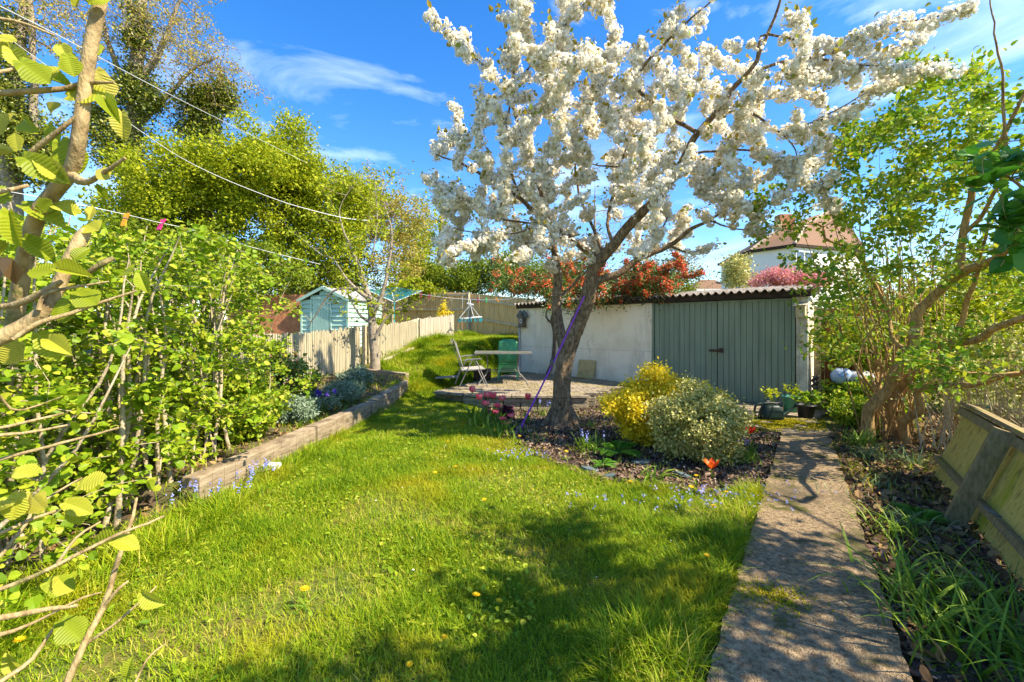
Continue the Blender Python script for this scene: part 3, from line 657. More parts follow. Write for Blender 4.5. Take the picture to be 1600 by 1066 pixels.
g.box(Q3(wS / 2, dS / 2, (zg + ze) / 2), (wS - .07, dS - .07, ze - zg), axs)
ob('walls', g, 'shed_paint', sh)
g = G()
for i in range(6): g.box(Q3(wS * .43 - .3 + .1 * (i + .5), -.035, zg + .85), (.094, .02, 1.72), axs)
dd = ob('door', g, 'shed_paint', sh)
for a in (.0, wS * .43 - .36, wS * .43 + .36, wS): g = G(); g.box(Q3(a, -.03, zg + .83), (.06, .035, 1.7), axs); ob('trim', g, 'shed_paint', sh)
g = G(); g.box(Q3(wS * .43, -.05, zg + 1.74), (.72, .03, .06), axs); ob('trim', g, 'shed_paint', sh)
g = G()
for sx in (0, 1):
    a = Q3(wS / 2, dS / 2, za + .03); b = Q3(-.1 if sx == 0 else wS + .1, dS / 2, ze - .02)
    g.bar(a, b, dS + .2, .03, np.cross([*sk, 0], b - a) * (-1 if sx else 1) if False else EE(0, 0, 1))
ob('roof', g, 'felt', sh)
for sx in (0, 1): g = G(); g.bar(Q3(wS / 2, -.12, za + .01), Q3(-.1 if sx == 0 else wS + .1, -.12, ze - .05), .025, .09, (0, 0, 1)); ob('bargeboard', g, 'shed_paint', sh)
# orange brick wall seen through the hedge
g = G(); g.box(P3(432, 496, 14.5), (3.2, .2, 1.5)); tag(ob('brick_wall', g, 'brick'), 'orange brick wall glimpsed between the hedge and the teal shed', 'wall')
# ---------------------------------------------------------------- cherry tree in flower
r = np.random.default_rng(11)
def PL(rows):
    """traced limb: photo x, y, depth, radius -> points in space"""
    return [np.r_[P3(a, b, d), R] for a, b, d, R in rows]
base = gp(878, 664)
ct = thing('cherry_tree', base, 'big cherry tree covered in white blossom in the mulch bed', 'tree')
sk_ = Skel()
trunk = PL([(876, 676, 6.7, .25), (877, 660, 6.7, .175), (878, 640, 6.7, .15), (878, 600, 6.7, .13), (884, 560, 6.7, .13), (893, 530, 6.65, .125), (905, 500, 6.6, .115), (918, 468, 6.55, .12), (925, 440, 6.5, .115)])
def rough_tube(C, n=20, amp=.05):
    Q = spl(C, .05); P = Q[:, :3]; R = Q[:, 3] * (1 + r.normal(0, .02, len(Q))); b = sk_.g.n
    sk_.g.tube(P, R, n); V = sk_.g.V[-3] if len(sk_.g.V) > 2 else sk_.g.V[-1]
    k = len(Q) * n; V = sk_.g.V[-3]; c = np.repeat(P, n, 0); th = np.tile(np.arange(n), len(Q)); row = np.repeat(np.arange(len(Q)), n)
    m = 1 + amp * np.sin(th * 2 * math.pi * 5 / n + row * .25) * .6 + r.normal(0, amp * .5, k); V[:] = c + (V - c) * m[:, None]
    sk_.P = np.vstack([sk_.P, P]); sk_.R = np.concatenate([sk_.R, Q[:, 3]])
    return Q
rough_tube(trunk, 22, .07)
for a in (0.3, 1.9, 3.2, 4.5, 5.6):    # root flare
    dv = EE(math.cos(a), math.sin(a), 0); sk_.g.tube([base + EE(0, 0, .32) + dv * .09, base + EE(0, 0, .13) + dv * .17, base + EE(0, 0, .0) + dv * .27, base + EE(0, 0, -.06) + dv * .36], [.06, .075, .06, .03], 8)
LIMBS = [
 [(925, 445, 6.5, .112), (926, 420, 6.45, .1), (942, 401, 6.4, .098), (962, 380, 6.3, .09), (990, 345, 6.2, .082), (1025, 310, 6.05, .072), (1060, 262, 5.9, .062), (1085, 216, 5.75, .052), (1114, 180, 5.6, .042), (1142, 143, 5.4, .034), (1182, 95, 5.1, .024), (1216, 9, 4.9, .015), (1225, -60, 4.8, .008)],
 [(922, 448, 6.5, .085), (936, 438, 6.45, .07), (968, 427, 6.4, .06), (998, 405, 6.35, .052), (1045, 384, 6.3, .04), (1080, 358, 6.2, .028), (1106, 345, 6.1, .02), (1130, 330, 6, .012)],
 [(945, 412, 6.4, .07), (930, 403, 6.45, .06), (907, 384, 6.5, .055), (856, 349, 6.5, .045), (812, 310, 6.4, .036), (774, 289, 6.3, .026), (726, 259, 6.1, .017), (680, 240, 6.0, .008)],
 [(884, 556, 6.75, .1), (874, 515, 6.9, .1), (870, 470, 7.0, .088), (872, 430, 7.05, .08), (866, 390, 7.1, .07), (862, 362, 7.1, .055), (851, 319, 7.0, .048), (830, 259, 6.9, .04), (819, 224, 6.8, .034), (804, 172, 6.6, .026), (802, 120, 6.4, .02), (812, 26, 6.2, .012), (815, -50, 6.1, .006)],
 [(812, 305, 6.4, .02), (790, 235, 6.2, .018), (799, 150, 6.0, .015), (806, 90, 5.9, .011), (812, 20, 5.8, .007)],
 [(1089, 207, 5.75, .03), (1041, 177, 5.7, .024), (1011, 151, 5.6, .024), (994, 138, 5.55, .022), (1007, 99, 5.4, .02), (1037, 65, 5.2, .016), (1071, 35, 5.1, .013), (1115, 0, 5.0, .008)],
 [(1142, 143, 5.4, .025), (1173, 116, 5.3, .022), (1221, 95, 5.1, .018), (1260, 90, 4.9, .015), (1307, 78, 4.7, .013), (1376, 43, 4.5, .01), (1458, 26, 4.3, .007), (1520, 5, 4.2, .004)],
 [(1182, 98, 5.1, .017), (1188, 57, 5.0, .015), (1216, 55, 4.9, .013), (1272, 66, 4.7, .009), (1330, 60, 4.6, .005)],
 [(1260, 90, 4.9, .012), (1330, 98, 4.6, .01), (1400, 106, 4.4, .008), (1500, 103, 4.2, .004)],
 [(1120, 172, 5.6, .02), (1134, 160, 5.5, .018), (1186, 185, 5.3, .015), (1216, 207, 5.2, .012), (1270, 190, 5.0, .009), (1345, 166, 4.8, .004)],
 [(1270, 190, 5.0, .008), (1340, 150, 4.7, .006), (1395, 132, 4.6, .004)],
 [(1070, 245, 5.85, .02), (1100, 239, 5.7, .016), (1186, 237, 5.4, .012), (1216, 255, 5.3, .009), (1245, 280, 5.2, .005)],
 [(1216, 207, 5.2, .008), (1235, 225, 5.15, .008), (1255, 285, 5.1, .004)],
 [(1106, 345, 6.1, .014), (1150, 356, 5.9, .01), (1190, 362, 5.8, .006), (1210, 352, 5.75, .003)],
 [(960, 384, 6.3, .03), (950, 352, 6.4, .024), (958, 300, 6.5, .02), (975, 240, 6.5, .015), (1000, 190, 6.4, .01)],
 [(945, 400, 6.4, .03), (925, 350, 6.6, .024), (905, 300, 6.8, .02), (900, 230, 6.9, .015), (915, 150, 6.9, .01), (930, 60, 6.8, .006)],
 [(806, 175, 6.6, .02), (775, 130, 6.1, .016), (740, 85, 5.6, .012), (700, 50, 5.2, .008), (676, 22, 5.0, .004)],
 [(804, 130, 6.4, .014), (850, 80, 5.9, .011), (890, 30, 5.5, .008), (930, -10, 5.3, .005)],
 [(866, 390, 7.1, .03), (830, 380, 6.9, .02), (780, 372, 6.7, .013), (720, 360, 6.5, .008), (668, 335, 6.4, .004)],
 [(856, 349, 6.5, .02), (800, 345, 6.2, .014), (740, 318, 6.0, .01), (660, 272, 5.8, .005)],
 [(1060, 262, 5.9, .03), (1010, 250, 6.1, .02), (960, 262, 6.3, .014), (900, 250, 6.4, .008)],
 [(1045, 384, 6.3, .018), (1080, 395, 6.2, .012), (1120, 380, 6.1, .006)],
 [(870, 470, 7.0, .03), (900, 440, 7.4, .02), (960, 380, 7.8, .014), (1010, 330, 8.0, .007)]]
for L_ in LIMBS + [[(856, 349, 6.5, .02), (815, 362, 6.0, .013), (760, 372, 5.7, .009), (705, 392, 5.5, .004)], [(907, 384, 6.5, .02), (880, 372, 6.0, .013), (835, 385, 5.6, .009), (800, 405, 5.4, .004)], [(1025, 310, 6.05, .02), (1040, 340, 5.7, .012), (1020, 370, 5.4, .008), (1000, 392, 5.2, .004)]]:
    L_ = [(a, b, d, R * .86 if R > .03 else R) for a, b, d, R in L_]
    Q = sk_.limb(PL(L_), 12 if L_[0][3] > .03 else 7, .12, .012 if L_[0][3] > .03 else .02); sk_.tips.append(Q[len(Q) // 2:, :3]) if L_[0][3] < .03 else None
k0 = sk_.P[:, 2] > 1.95; sk_.P = sk_.P[k0]; sk_.R = sk_.R[k0]
tg = []
def scat(n, x0, x1, y0, y1, d0, d1, sx=None):
    for _ in range(n): tg.append(P3(r.uniform(x0, x1), r.uniform(y0, y1), r.uniform(d0, d1)))
scat(105, 790, 1010, 60, 330, 5.6, 7.6); scat(80, 680, 860, 160, 330, 5.6, 7.0); scat(85, 680, 900, 290, 410, 5.6, 7.4); scat(120, 950, 1190, 60, 300, 5, 6.6); scat(40, 780, 960, 60, 260, 5.3, 6.2)
scat(46, 1120, 1310, 100, 270, 4.9, 5.8); scat(18, 1090, 1200, 260, 350, 5.4, 6.2); scat(44, 780, 960, -70, 110, 4.9, 6.0); scat(26, 1230, 1460, 20, 130, 4.3, 4.9)
scat(12, 690, 800, 40, 160, 5.1, 5.8); scat(14, 1000, 1180, -40, 110, 4.9, 5.6); scat(34, 890, 1080, 320, 400, 6.3, 7.6); scat(8, 1150, 1330, 235, 330, 5.1, 5.6)
scat(14, 800, 1180, -160, -60, 4.6, 5.6)
# back of the crown, which also casts the dappled shade
for _ in range(30): tg.append(cr_pts((1.3, 7.6, 3.7), (1.9, 1.1, 1.3), 1, r)[0])
tg = np.array(tg); o = np.argsort(tg[:, 2])
for i in o: sk_.reach(tg[i], r, rmax=.016, rmin=.0032, taper=.009, sag=.14, minup=1, n=6)
ob('trunk', sk_.g, 'bark_cherry', ct, True)
P, D = along(sk_.tips, .92, .0265, r)
P = P + r.normal(0, .022, P.shape)
# pompoms of double flowers strung along the shoots
fl = tmpl_flower(6); g = G()
dist = P[:, 1]; nf = 20; rad = r.uniform(.02, .1, len(P)); c = P - EE(0, 0, .02)
dn = nrm(r.normal(0, 1, (len(P), nf, 3)) + EE(0, 0, -.15)); pos = c[:, None] + dn * (rad[:, None] * r.uniform(.6, 1, (len(P), nf)))[..., None]
pos = pos.reshape(-1, 3); nn = dn.reshape(-1, 3); rt = nrm(np.cross(nn, r.normal(0, 1, nn.shape))); Fr = np.stack([rt, np.cross(nn, rt), nn], 1)
stamp(g, fl, pos, Fr, r.uniform(.016, .027, len(pos)), r.random(len(pos)))
print('blossom clusters', len(P), 'flowers', len(pos))
ob('blossom', g, 'blossom', ct)
g = G(); T_ = np.array([q[-1] for q in sk_.tips]); Td = nrm(np.array([q[-1] - q[-2] for q in sk_.tips])); k = r.integers(0, len(T_), 2600)
leaves(g, T_[k] + Td[k] * .03, Td[k], .06, T_OVAL, r, (0, 0, .5), 1.3, .035); k = r.integers(0, len(P), 2600); leaves(g, P[k], nrm(r.normal(0, 1, (2600, 3))), .045, T_OVAL, r, (0, 0, .5), 1, .06)
ob('young_leaves', g, 'bronze_leaf', ct)
# purple strap from the trunk down to the ground
a = P3(913, 463, 6.36); b = P3(868, 560, 6.42); c = gp(812, 672, .02); t = thing('purple_strap', c, 'purple strap tied from the cherry trunk down to the ground', 'strap')
g = G(); q = np.array([a, b, c]); Q = spl(np.c_[q, [.012] * 3], .2); g.tube(Q[:, :3], .013, 6); ob('strap', g, 'purple', t)
g = G(); g.box(P3(862, 567, 6.4), (.05, .03, .09)); ob('buckle', g, 'dark_metal', t, bevel=.005); g = G(); g.tube([c + EE(0, 0, -.05), c + EE(0, 0, .06)], .01, 6); ob('ground_peg', g, 'metal', t)
# ---------------------------------------------------------------- firethorn over the garage roof
r = np.random.default_rng(12)
b0 = EE(1.0, 12.3, .18); k = thing('firethorn', b0, 'firethorn with red berries climbing over the garage roof behind the cherry', 'shrub'); s = Skel()
s.limb([np.r_[b0, .06], np.r_[P3(864, 560, 12.2), .05], np.r_[P3(866, 520, 12.1), .045], np.r_[P3(862, 500, 12.1), .04], np.r_[P3(868, 480, 12), .035], np.r_[P3(880, 455, 11.8), .03], np.r_[P3(930, 430, 11.4), .02]], 8)
s.limb([np.r_[P3(862, 505, 12.1), .03], np.r_[P3(853, 495, 12.1), .025], np.r_[P3(856, 475, 12), .02], np.r_[P3(845, 450, 12), .012]], 6)
s.limb([np.r_[P3(930, 430, 11.4), .03], np.r_[P3(980, 430, 11), .02], np.r_[P3(1050, 420, 10.2), .012], np.r_[P3(1090, 400, 9.9), .006]], 6)
tg = [P3(r.normal(925, 65), min(466, r.normal(437, 18)), r.uniform(10.4, 12.3)) for _ in range(120)] + [P3(r.uniform(985, 1062), r.uniform(410, 462), r.uniform(10, 11.3)) for _ in range(60)] \
   + [P3(r.uniform(800, 860), r.uniform(425, 462), r.uniform(11.6, 12.6)) for _ in range(40)] + [P3(r.uniform(850, 1010), r.uniform(440, 482), r.uniform(10.2, 10.9)) for _ in range(70)] + [P3(a, b_, 9.9) for a, b_ in ((1055, 395), (1062, 410), (1070, 425), (1040, 470), (1054, 467), (1048, 452), (1035, 440), (780, 432), (770, 428))]
for q in tg: s.reach(np.array(q), r, rmax=.015, rmin=.003, n=4, minup=1)
ob('trunk', s.g, 'bark_dark', k, True)
P, D = along(s.tips, .75, .012, r); i = r.integers(0, len(P), 26000); g = G(); leaves(g, P[i], D[i], .05, T_DIA, r, (0, 0, .6), .4, .1); ob('foliage', g, 'pyra_leaf', k)
oc = tmpl_flower(4)  # berry = small faceted ball
ph = np.array([[0, 0, 1], [.9, 0, .3], [.28, .86, .3], [-.73, .53, .3], [-.73, -.53, .3], [.28, -.86, .3], [.6, .5, -.6], [-.2, .75, -.6], [-.75, 0, -.6], [-.2, -.75, -.6], [.6, -.5, -.6], [0, 0, -1]], float)
pf = np.array([[0, 1, 2], [0, 2, 3], [0, 3, 4], [0, 4, 5], [0, 5, 1], [1, 6, 2], [2, 7, 3], [3, 8, 4], [4, 9, 5], [5, 10, 1], [6, 7, 2], [7, 8, 3], [8, 9, 4], [9, 10, 5], [10, 6, 1], [11, 7, 6], [11, 8, 7], [11, 9, 8], [11, 10, 9], [11, 6, 10]])
BALL = (ph, [pf]); px_ = (P[:, 0] / P[:, 1]) * FPX + 800; pyy = HY - (P[:, 2] - EYE) / P[:, 1] * FPX; w = np.clip(.25 + (px_ - 820) / 300, .15, 1) * np.clip(1.3 - (pyy - 420) / 70, .3, 1.3); i = r.choice(len(P), 1900, p=w / w.sum())
c = np.repeat(P[i], 9, 0) + r.normal(0, .035, (len(i) * 9, 3)); g = G(); stamp(g, BALL, c, frames(len(c), r, (0, 0, 1)), r.uniform(.014, .02, len(c)), r.random(len(c))); ob('berries', g, 'berry', k)
# ---------------------------------------------------------------- golden and silver euonymus in the bed
def bush(name, c, rad, label, leaf, n, size, r, T=T_DIA, ntg=160, wood='bark_dark', sp=.05, cat='shrub', group=None, bias=(0, 0, .8), flow=None, part='foliage', T2=None):
    c = np.array(c, float); b = EE(c[0], c[1], float(H(c[0], c[1]))); k = thing(name, b, label, cat, group); s = Skel()
    for _ in range(5):
        d = nrm(r.normal(0, 1, 3) * EE(1, 1, .2) + EE(0, 0, 1.2)); s.limb([np.r_[b, .014], np.r_[b + d * rad[2] * .5, .01], np.r_[b + d * rad[2] * .95 + r.normal(0, .05, 3), .005]], 5)
    tg = cr_pts(c, rad, ntg, r, .45, .16); tg = tg[tg[:, 2] > b[2] + .04]
    for q in tg: s.reach(q, r, rmax=.01, rmin=.002, n=4)
    ob('stems', s.g, wood, k, True); P, D = along(s.tips, .6, .008, r); i = r.integers(0, len(P), n); g = G()
    leaves(g, P[i], D[i], size, T, r, bias, .6, sp); ob(part, g, leaf, k)
    if flow: flow(k, s, r)
    return k
r = np.random.default_rng(21)
c = P3(1028, 640, 5.8); bush('golden_euonymus', (c[0], 5.65, .45), (.72, .5, .5), 'round bush with bright yellow leaves in front of the garage wall', 'gold_leaf', 34000, .038, r, ntg=380)
c = P3(1086, 655, 5.0); bush('silver_euonymus', (c[0], 5.0, .4), (.51, .44, .45), 'wide bush with pale cream edged leaves beside the path', 'silver_leaf', 40000, .032, r, ntg=420)
# ---------------------------------------------------------------- little bare tree in the raised bed
r = np.random.default_rng(31)
b0 = gp(586, 583); k = thing('apple_tree', b0, 'small sparse tree with knotty trunk in front of the paling fence', 'tree'); s = Skel(); Yt = b0[1]
for L_ in [[(586, 590, .13), (586, 560, .11), (582, 520, .1), (580, 480, .085), (574, 455, .07), (562, 420, .055), (548, 385, .03), (530, 330, .012), (560, 280, .006)],
           [(584, 490, .06), (600, 450, .045), (608, 410, .035), (612, 360, .022), (600, 300, .012), (628, 262, .006)],
           [(582, 505, .04), (565, 495, .03), (548, 470, .02), (540, 440, .014)], [(580, 470, .05), (555, 450, .04), (538, 430, .025), (520, 405, .014), (505, 400, .007)],
           [(560, 450, .03), (520, 455, .022), (495, 490, .015), (478, 515, .007)], [(586, 530, .04), (602, 500, .028), (625, 480, .015), (640, 470, .006)], [(582, 400, .02), (590, 340, .012), (583, 270, .006)]]:
    s.limb([np.r_[P3(a, b_, Yt + (i * .04)), R] for i, (a, b_, R) in enumerate(L_)], 9, .15, .015)
s.P = s.P[s.P[:, 2] > 1.5]; s.R = s.R[-len(s.P):]
for _ in range(150): s.reach(P3(r.normal(578, 52), r.uniform(265, 500), Yt + r.normal(0, .8)), r, rmax=.012, rmin=.003, n=4)
ob('trunk', s.g, 'bark_grey', k, True); P, D = along(s.tips, .6, .03, r); i = r.integers(0, len(P), 2600); g = G(); leaves(g, P[i], D[i], .06, T_OVAL, r, (0, 0, .6), .6, .05); ob('crown', g, 'lime_leaf', k)
# ---------------------------------------------------------------- big shrub on the right: crooked stems, thin shoots, fresh leaves
r = np.random.default_rng(41)
b0 = gp(1385, 692); k = thing('lilac', b0, 'large many-stemmed shrub with crooked orange brown stems and fresh leaves over the right bed', 'shrub'); s = Skel()
for L_ in [[(1357, 705, 5.75, .085), (1356, 650, 5.7, .07), (1366, 632, 5.6, .07), (1387, 609, 5.5, .062), (1400, 575, 5.3, .056), (1425, 552, 5.1, .05), (1459, 541, 4.8, .045), (1519, 532, 4.3, .036), (1560, 510, 3.9, .03), (1600, 498, 3.6, .025), (1690, 470, 3.2, .015)],
           [(1425, 552, 5.1, .05), (1433, 515, 5.0, .055), (1434, 490, 4.95, .05), (1462, 462, 4.8, .046), (1496, 430, 4.5, .042), (1537, 412, 4.1, .034), (1600, 374, 3.6, .026), (1680, 330, 3.2, .015)],
           [(1498, 428, 4.5, .04), (1503, 400, 4.5, .036), (1505, 367, 4.45, .034), (1515, 320, 4.35, .03), (1531, 267, 4.2, .026), (1557, 229, 4.0, .022), (1592, 164, 3.8, .014), (1620, 90, 3.7, .007)],
           [(1406, 690, 5.8, .06), (1390, 645, 5.8, .05), (1405, 608, 5.7, .046), (1440, 575, 5.4, .042), (1482, 550, 5.1, .036), (1500, 510, 5.0, .03), (1513, 470, 4.9, .026), (1530, 420, 4.7, .018), (1545, 330, 4.5, .01)],
           [(1415, 695, 5.7, .06), (1412, 660, 5.6, .055), (1440, 640, 5.3, .045), (1436, 612, 5.2, .042), (1460, 604, 5.0, .035), (1519, 602, 4.5, .028), (1600, 580, 3.9, .02), (1690, 570, 3.5, .01)],
           [(1370, 700, 5.9, .05), (1383, 672, 6.0, .035), (1370, 600, 6.1, .026), (1368, 500, 6.2, .02), (1350, 400, 6.2, .012), (1340, 330, 6.2, .006)],
           [(1425, 552, 5.1, .03), (1395, 530, 5.3, .025), (1385, 480, 5.5, .02), (1370, 440, 5.6, .013), (1330, 420, 5.7, .008), (1290, 440, 5.8, .005)],
           [(1385, 480, 5.5, .02), (1340, 400, 5.6, .018), (1290, 372, 5.6, .016), (1287, 352, 5.6, .014), (1262, 350, 5.7, .01), (1235, 360, 5.7, .006), (1195, 350, 5.8, .003)],
           [(1390, 645, 5.8, .02), (1330, 560, 5.7, .014), (1310, 500, 5.7, .01), (1285, 450, 5.7, .006)],
           [(1505, 367, 4.45, .025), (1540, 330, 4.2, .018), (1570, 250, 3.9, .014), (1565, 120, 3.8, .01), (1550, 20, 3.8, .006), (1545, -60, 3.8, .004)]]:
    s.limb(PL(L_), 12 if L_[0][3] > .04 else 7, .1, .014)
for i in range(44):   # straight thin shoots from the base
    a = 1360 + r.uniform(0, 70); s.limb([np.r_[P3(a, r.uniform(620, 690), 5.8), .011], np.r_[P3(a + r.normal(0, 40), r.uniform(480, 560), 5.9 + r.normal(0, .3)), .008], np.r_[P3(a + r.normal(0, 95), r.uniform(240, 430), 5.9 + r.normal(0, .5)), .003]], 5, .3, .015)
s.limb([np.r_[P3(1348, 688, 5.9), .01], np.r_[P3(1322, 590, 5.8), .008], np.r_[P3(1300, 520, 5.7), .005], np.r_[P3(1285, 470, 5.7), .004]], 5)
m_ = s.P[:, 2] > 1.1; s.P = s.P[m_]; s.R = s.R[m_]; s.tips = []
def lt(n, x0, x1, y0, y1, a, b_, **k_):
    for _ in range(n): s.reach(P3(r.uniform(x0, x1), r.uniform(y0, y1), r.uniform(a, b_)), r, rmax=.012, rmin=.0028, n=4, **k_)
lt(26, 1210, 1330, 270, 470, 5.3, 6.2); lt(90, 1300, 1450, 170, 420, 4.8, 6.2, minup=1); lt(90, 1400, 1560, 90, 330, 4.2, 5.6, minup=1); lt(60, 1240, 1420, 420, 560, 5.2, 6.3); lt(34, 1420, 1600, 330, 620, 3.8, 5.2); lt(30, 1560, 1680, 120, 400, 3.6, 4.4, minup=1)
lt(14, 1170, 1260, 300, 380, 5.6, 6); lt(50, 1600, 1800, 100, 500, 3.4, 4.6, minup=1)
tips1 = list(s.tips); s.tips = []
for _ in range(190): s.reach(P3(r.uniform(1380, 1620), r.uniform(200, 640), r.uniform(3.9, 5.4)), r, rmax=.008, rmin=.0025, n=4, minup=1)   # bare twigs
s.tips = []
# crown over the near right, out of the frame above and beside, that shades the path
for L_ in [[(1690, 470, 3.2, .03), (1850, 350, 2.9, .026), (2100, 150, 2.7, .02), (2300, -80, 2.6, .01)], [(2300, -80, 2.6, .02), (2900, -200, 1.8, .016), (4300, -500, 1.0, .01)], [(1620, 90, 3.7, .012), (1750, -60, 3.3, .012), (1900, -250, 3.0, .01)]]: s.limb(PL(L_), 7, .2)
for _ in range(150): s.reach(cr_pts((4.3, .8, 3.3), (1.6, 1.7, 1.1), 1, r)[0], r, rmax=.012, rmin=.003, n=4, minup=1)
tips2 = list(s.tips)
ob('trunk', s.g, 'bark_lilac', k, True)
P, D = along(tips1, .7, .01, r); fx = P[:, 0] / P[:, 1] * FPX + 800; fy = HY - (P[:, 2] - EYE) / P[:, 1] * FPX; kk = ~((fx < 1272) & (fy > 425) & (r.random(len(P)) < .92)); P = P[kk]; D = D[kk]; i = r.integers(0, len(P), 17000); g = G(); leaves(g, P[i], D[i], .056, T_OV2, r, (0, 0, .7), .5, .07)
P, D = along(tips2, .7, .01, r); i = r.integers(0, len(P), 8500); leaves(g, P[i], D[i], .07, T_OV2, r, (0, 0, 1), .5, .1)
ob('foliage', g, 'lilac_leaf', k)
# dark leafy branch hanging in close at the right edge
r = np.random.default_rng(42)
k = thing('leafy_branch', P3(1700, 380, 1.9), 'out-of-focus dark green leafy branch reaching in at the right edge', 'branch'); s = Skel()
for L_ in [[(1760, 420, 2.0, .012), (1660, 350, 1.9, .009), (1600, 300, 1.8, .006), (1560, 262, 1.75, .004)], [(1760, 420, 2.0, .01), (1650, 385, 1.85, .007), (1560, 345, 1.75, .004)]]: s.limb(PL(L_), 6, .06, .004)
for _ in range(34): s.reach(P3(r.uniform(1535, 1690), r.uniform(235, 420), r.uniform(1.6, 2.0)), r, rmax=.005, rmin=.0018, n=4, minup=1)
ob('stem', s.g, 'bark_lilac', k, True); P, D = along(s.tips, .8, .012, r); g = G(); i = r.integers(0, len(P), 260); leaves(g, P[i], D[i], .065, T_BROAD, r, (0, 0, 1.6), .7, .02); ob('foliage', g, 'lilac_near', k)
# ---------------------------------------------------------------- hazel hedge on the left: a row of bushes with many upright stems
r = np.random.default_rng(51)
hz = [(-3.25, 1.75, 1.75, 'hazel bush nearest the camera at the bottom left of the hedge'), (-3.45, 2.7, 2.0, 'second hazel bush from the camera in the left hedge'), (-3.45, 3.7, 2.15, 'third hazel bush from the camera in the left hedge'),
      (-3.5, 4.7, 2.15, 'fourth hazel bush in the left hedge beside the near sleeper end'), (-4.3, 5.6, 2.1, 'farthest hazel bush of the left hedge before the paling fence'), (-4.9, 3.9, 2.5, 'taller hazel bush at the back of the left hedge')]
for x, y, h, lb in hz:
    z0 = hh(x, y); k = thing('hazel_bush', (x, y, z0), lb, 'shrub', 'hazel bushes in the left hedge'); s = Skel()
    for i in range(26):
        a = r.uniform(0, 6.28); b = EE(x + r.uniform(-.5, .55), y + r.uniform(-.55, .55), z0 - .03); R = r.uniform(.006, .021); ln = r.normal(0, .16, 3) * EE(1, 1, 0); hs = h * r.uniform(.8, 1.12)
        s.limb([np.r_[b, R * 1.2], np.r_[b + ln * .5 + EE(0, 0, hs * .35), R], np.r_[b + ln * .9 + r.normal(0, .06, 3) + EE(0, 0, hs * .7), R * .7], np.r_[b + ln * 1.5 + EE(0, 0, hs), R * .3]], 6, .2, .012)
    low = s.P[:, 2] < z0 + .25; s.P = s.P[~low]; s.R = s.R[~low]
    for i in range(360):
        t = EE(x + r.normal(0, .45), y + r.uniform(-.78, .78), z0 + r.uniform(.2, h * 1.02)); s.reach(t, r, rmax=.007, rmin=.002, n=4, minup=1)
    ob('stems', s.g, 'hedge_stem', k, True); P, D = along(s.tips, .75, .01, r); nl = 11000; i = r.integers(0, len(P), nl); g = G()
    leaves(g, P[i], D[i], .039, T_BROAD, r, (.3, -.15, 1.5), .5, .045, .45); ob('foliage', g, 'hazel_leaf', k)
# big hazel branches close to the lens
def hazel_tmpl(m=21, seed=0, curl=.12):
    us = np.linspace(0, 1, m); vs = [-1, -.55, 0, .55, 1]; V = []
    for i, u in enumerate(us):
        w = .41 * (math.sin(math.pi * min(1, u ** .8)) ** .75) if 0 < u < 1 else (.0 if u > 0 else .1)
        w *= 1 + (.06 if i % 2 else -.05)
        for v in vs:
            V.append((u + .42 * abs(v) * w * (1 - u * .75) - (.14 * abs(v) if u < .12 else 0), v * w, (.012 if i % 2 else -.010) * (abs(v) > .1) + .16 * abs(v) * w - curl * u * u - .25 * (v * w) ** 2))
    V = np.array(V); F = [[i * 5 + j, i * 5 + j + 1, i * 5 + j + 6, i * 5 + j + 5] for i in range(m - 1) for j in range(4)]
    return V, [np.array(F)]
VV = np.array([(.2 if (i % 2 or j == 2) else .0) + .06 * abs(j - 2) for i in range(21) for j in range(5)])
def fold(T, k): V = T[0].copy(); a = np.abs(V[:, 1]); V[:, 2] += k * a; V[:, 1] *= 1 - .45 * k; return V, T[1]
HT = [hazel_tmpl(curl=.1), fold(hazel_tmpl(curl=.32), .5), hazel_tmpl(curl=-.05), fold(hazel_tmpl(curl=.2), .9), fold(hazel_tmpl(curl=.45), .2)]
r = np.random.default_rng(52)
k = thing('hazel_branch', P3(60, 420, 1.05), 'close hazel trunk and twigs with crinkled young leaves at the top left', 'branch'); s = Skel()
Lh = [[(20, 520, 1.1, .022), (40, 400, 1.08, .021), (60, 335, 1.05, .021), (85, 300, 1.04, .02), (112, 265, 1.02, .0195), (124, 210, 1.0, .018), (131, 150, 1.0, .0175), (142, 75, 1.0, .017), (157, 0, 1.0, .0165), (172, -80, 1.0, .016)],
      [(112, 275, 1.02, .016), (135, 285, 1.0, .009), (165, 268, .98, .006), (196, 247, .97, .004)], [(40, 245, .98, .006), (65, 225, .98, .007), (100, 198, .98, .006), (122, 180, .99, .005)],
      [(-60, 150, .92, .007), (0, 146, .95, .008), (55, 142, .97, .008), (105, 138, 1.0, .007), (130, 130, 1.0, .007), (178, 129, 1.0, .003)], [(-50, 30, .9, .004), (0, 29, .92, .004), (40, 38, .94, .0035), (85, 56, .96, .003)],
      [(-60, 118, .9, .005), (0, 113, .92, .005), (40, 103, .95, .003)], [(-80, 560, .9, .022), (0, 528, .92, .021), (40, 508, .94, .02), (70, 485, .95, .018), (92, 445, .97, .016), (110, 405, .98, .0165), (128, 370, 1, .017), (134, 362, 1, .012)],
      [(-60, 470, .95, .008), (0, 480, .95, .008), (40, 470, .95, .009), (80, 450, .95, .009), (95, 440, .95, .006)], [(20, 530, .9, .005), (60, 505, .92, .006), (110, 490, .95, .0055), (165, 470, .98, .004), (213, 455, 1.0, .003)],
      [(60, 485, .93, .006), (70, 460, .94, .005), (110, 450, .95, .004), (170, 440, .97, .002)], [(140, 425, 1, .007), (160, 412, 1, .008), (178, 403, 1.01, .006)], [(-40, 305, .95, .006), (0, 300, .96, .006), (45, 290, 1.0, .005)]]
for L_ in Lh: s.limb(PL([(a, b, d, R * .8) for a, b, d, R in L_]), 12, .02, .0006)
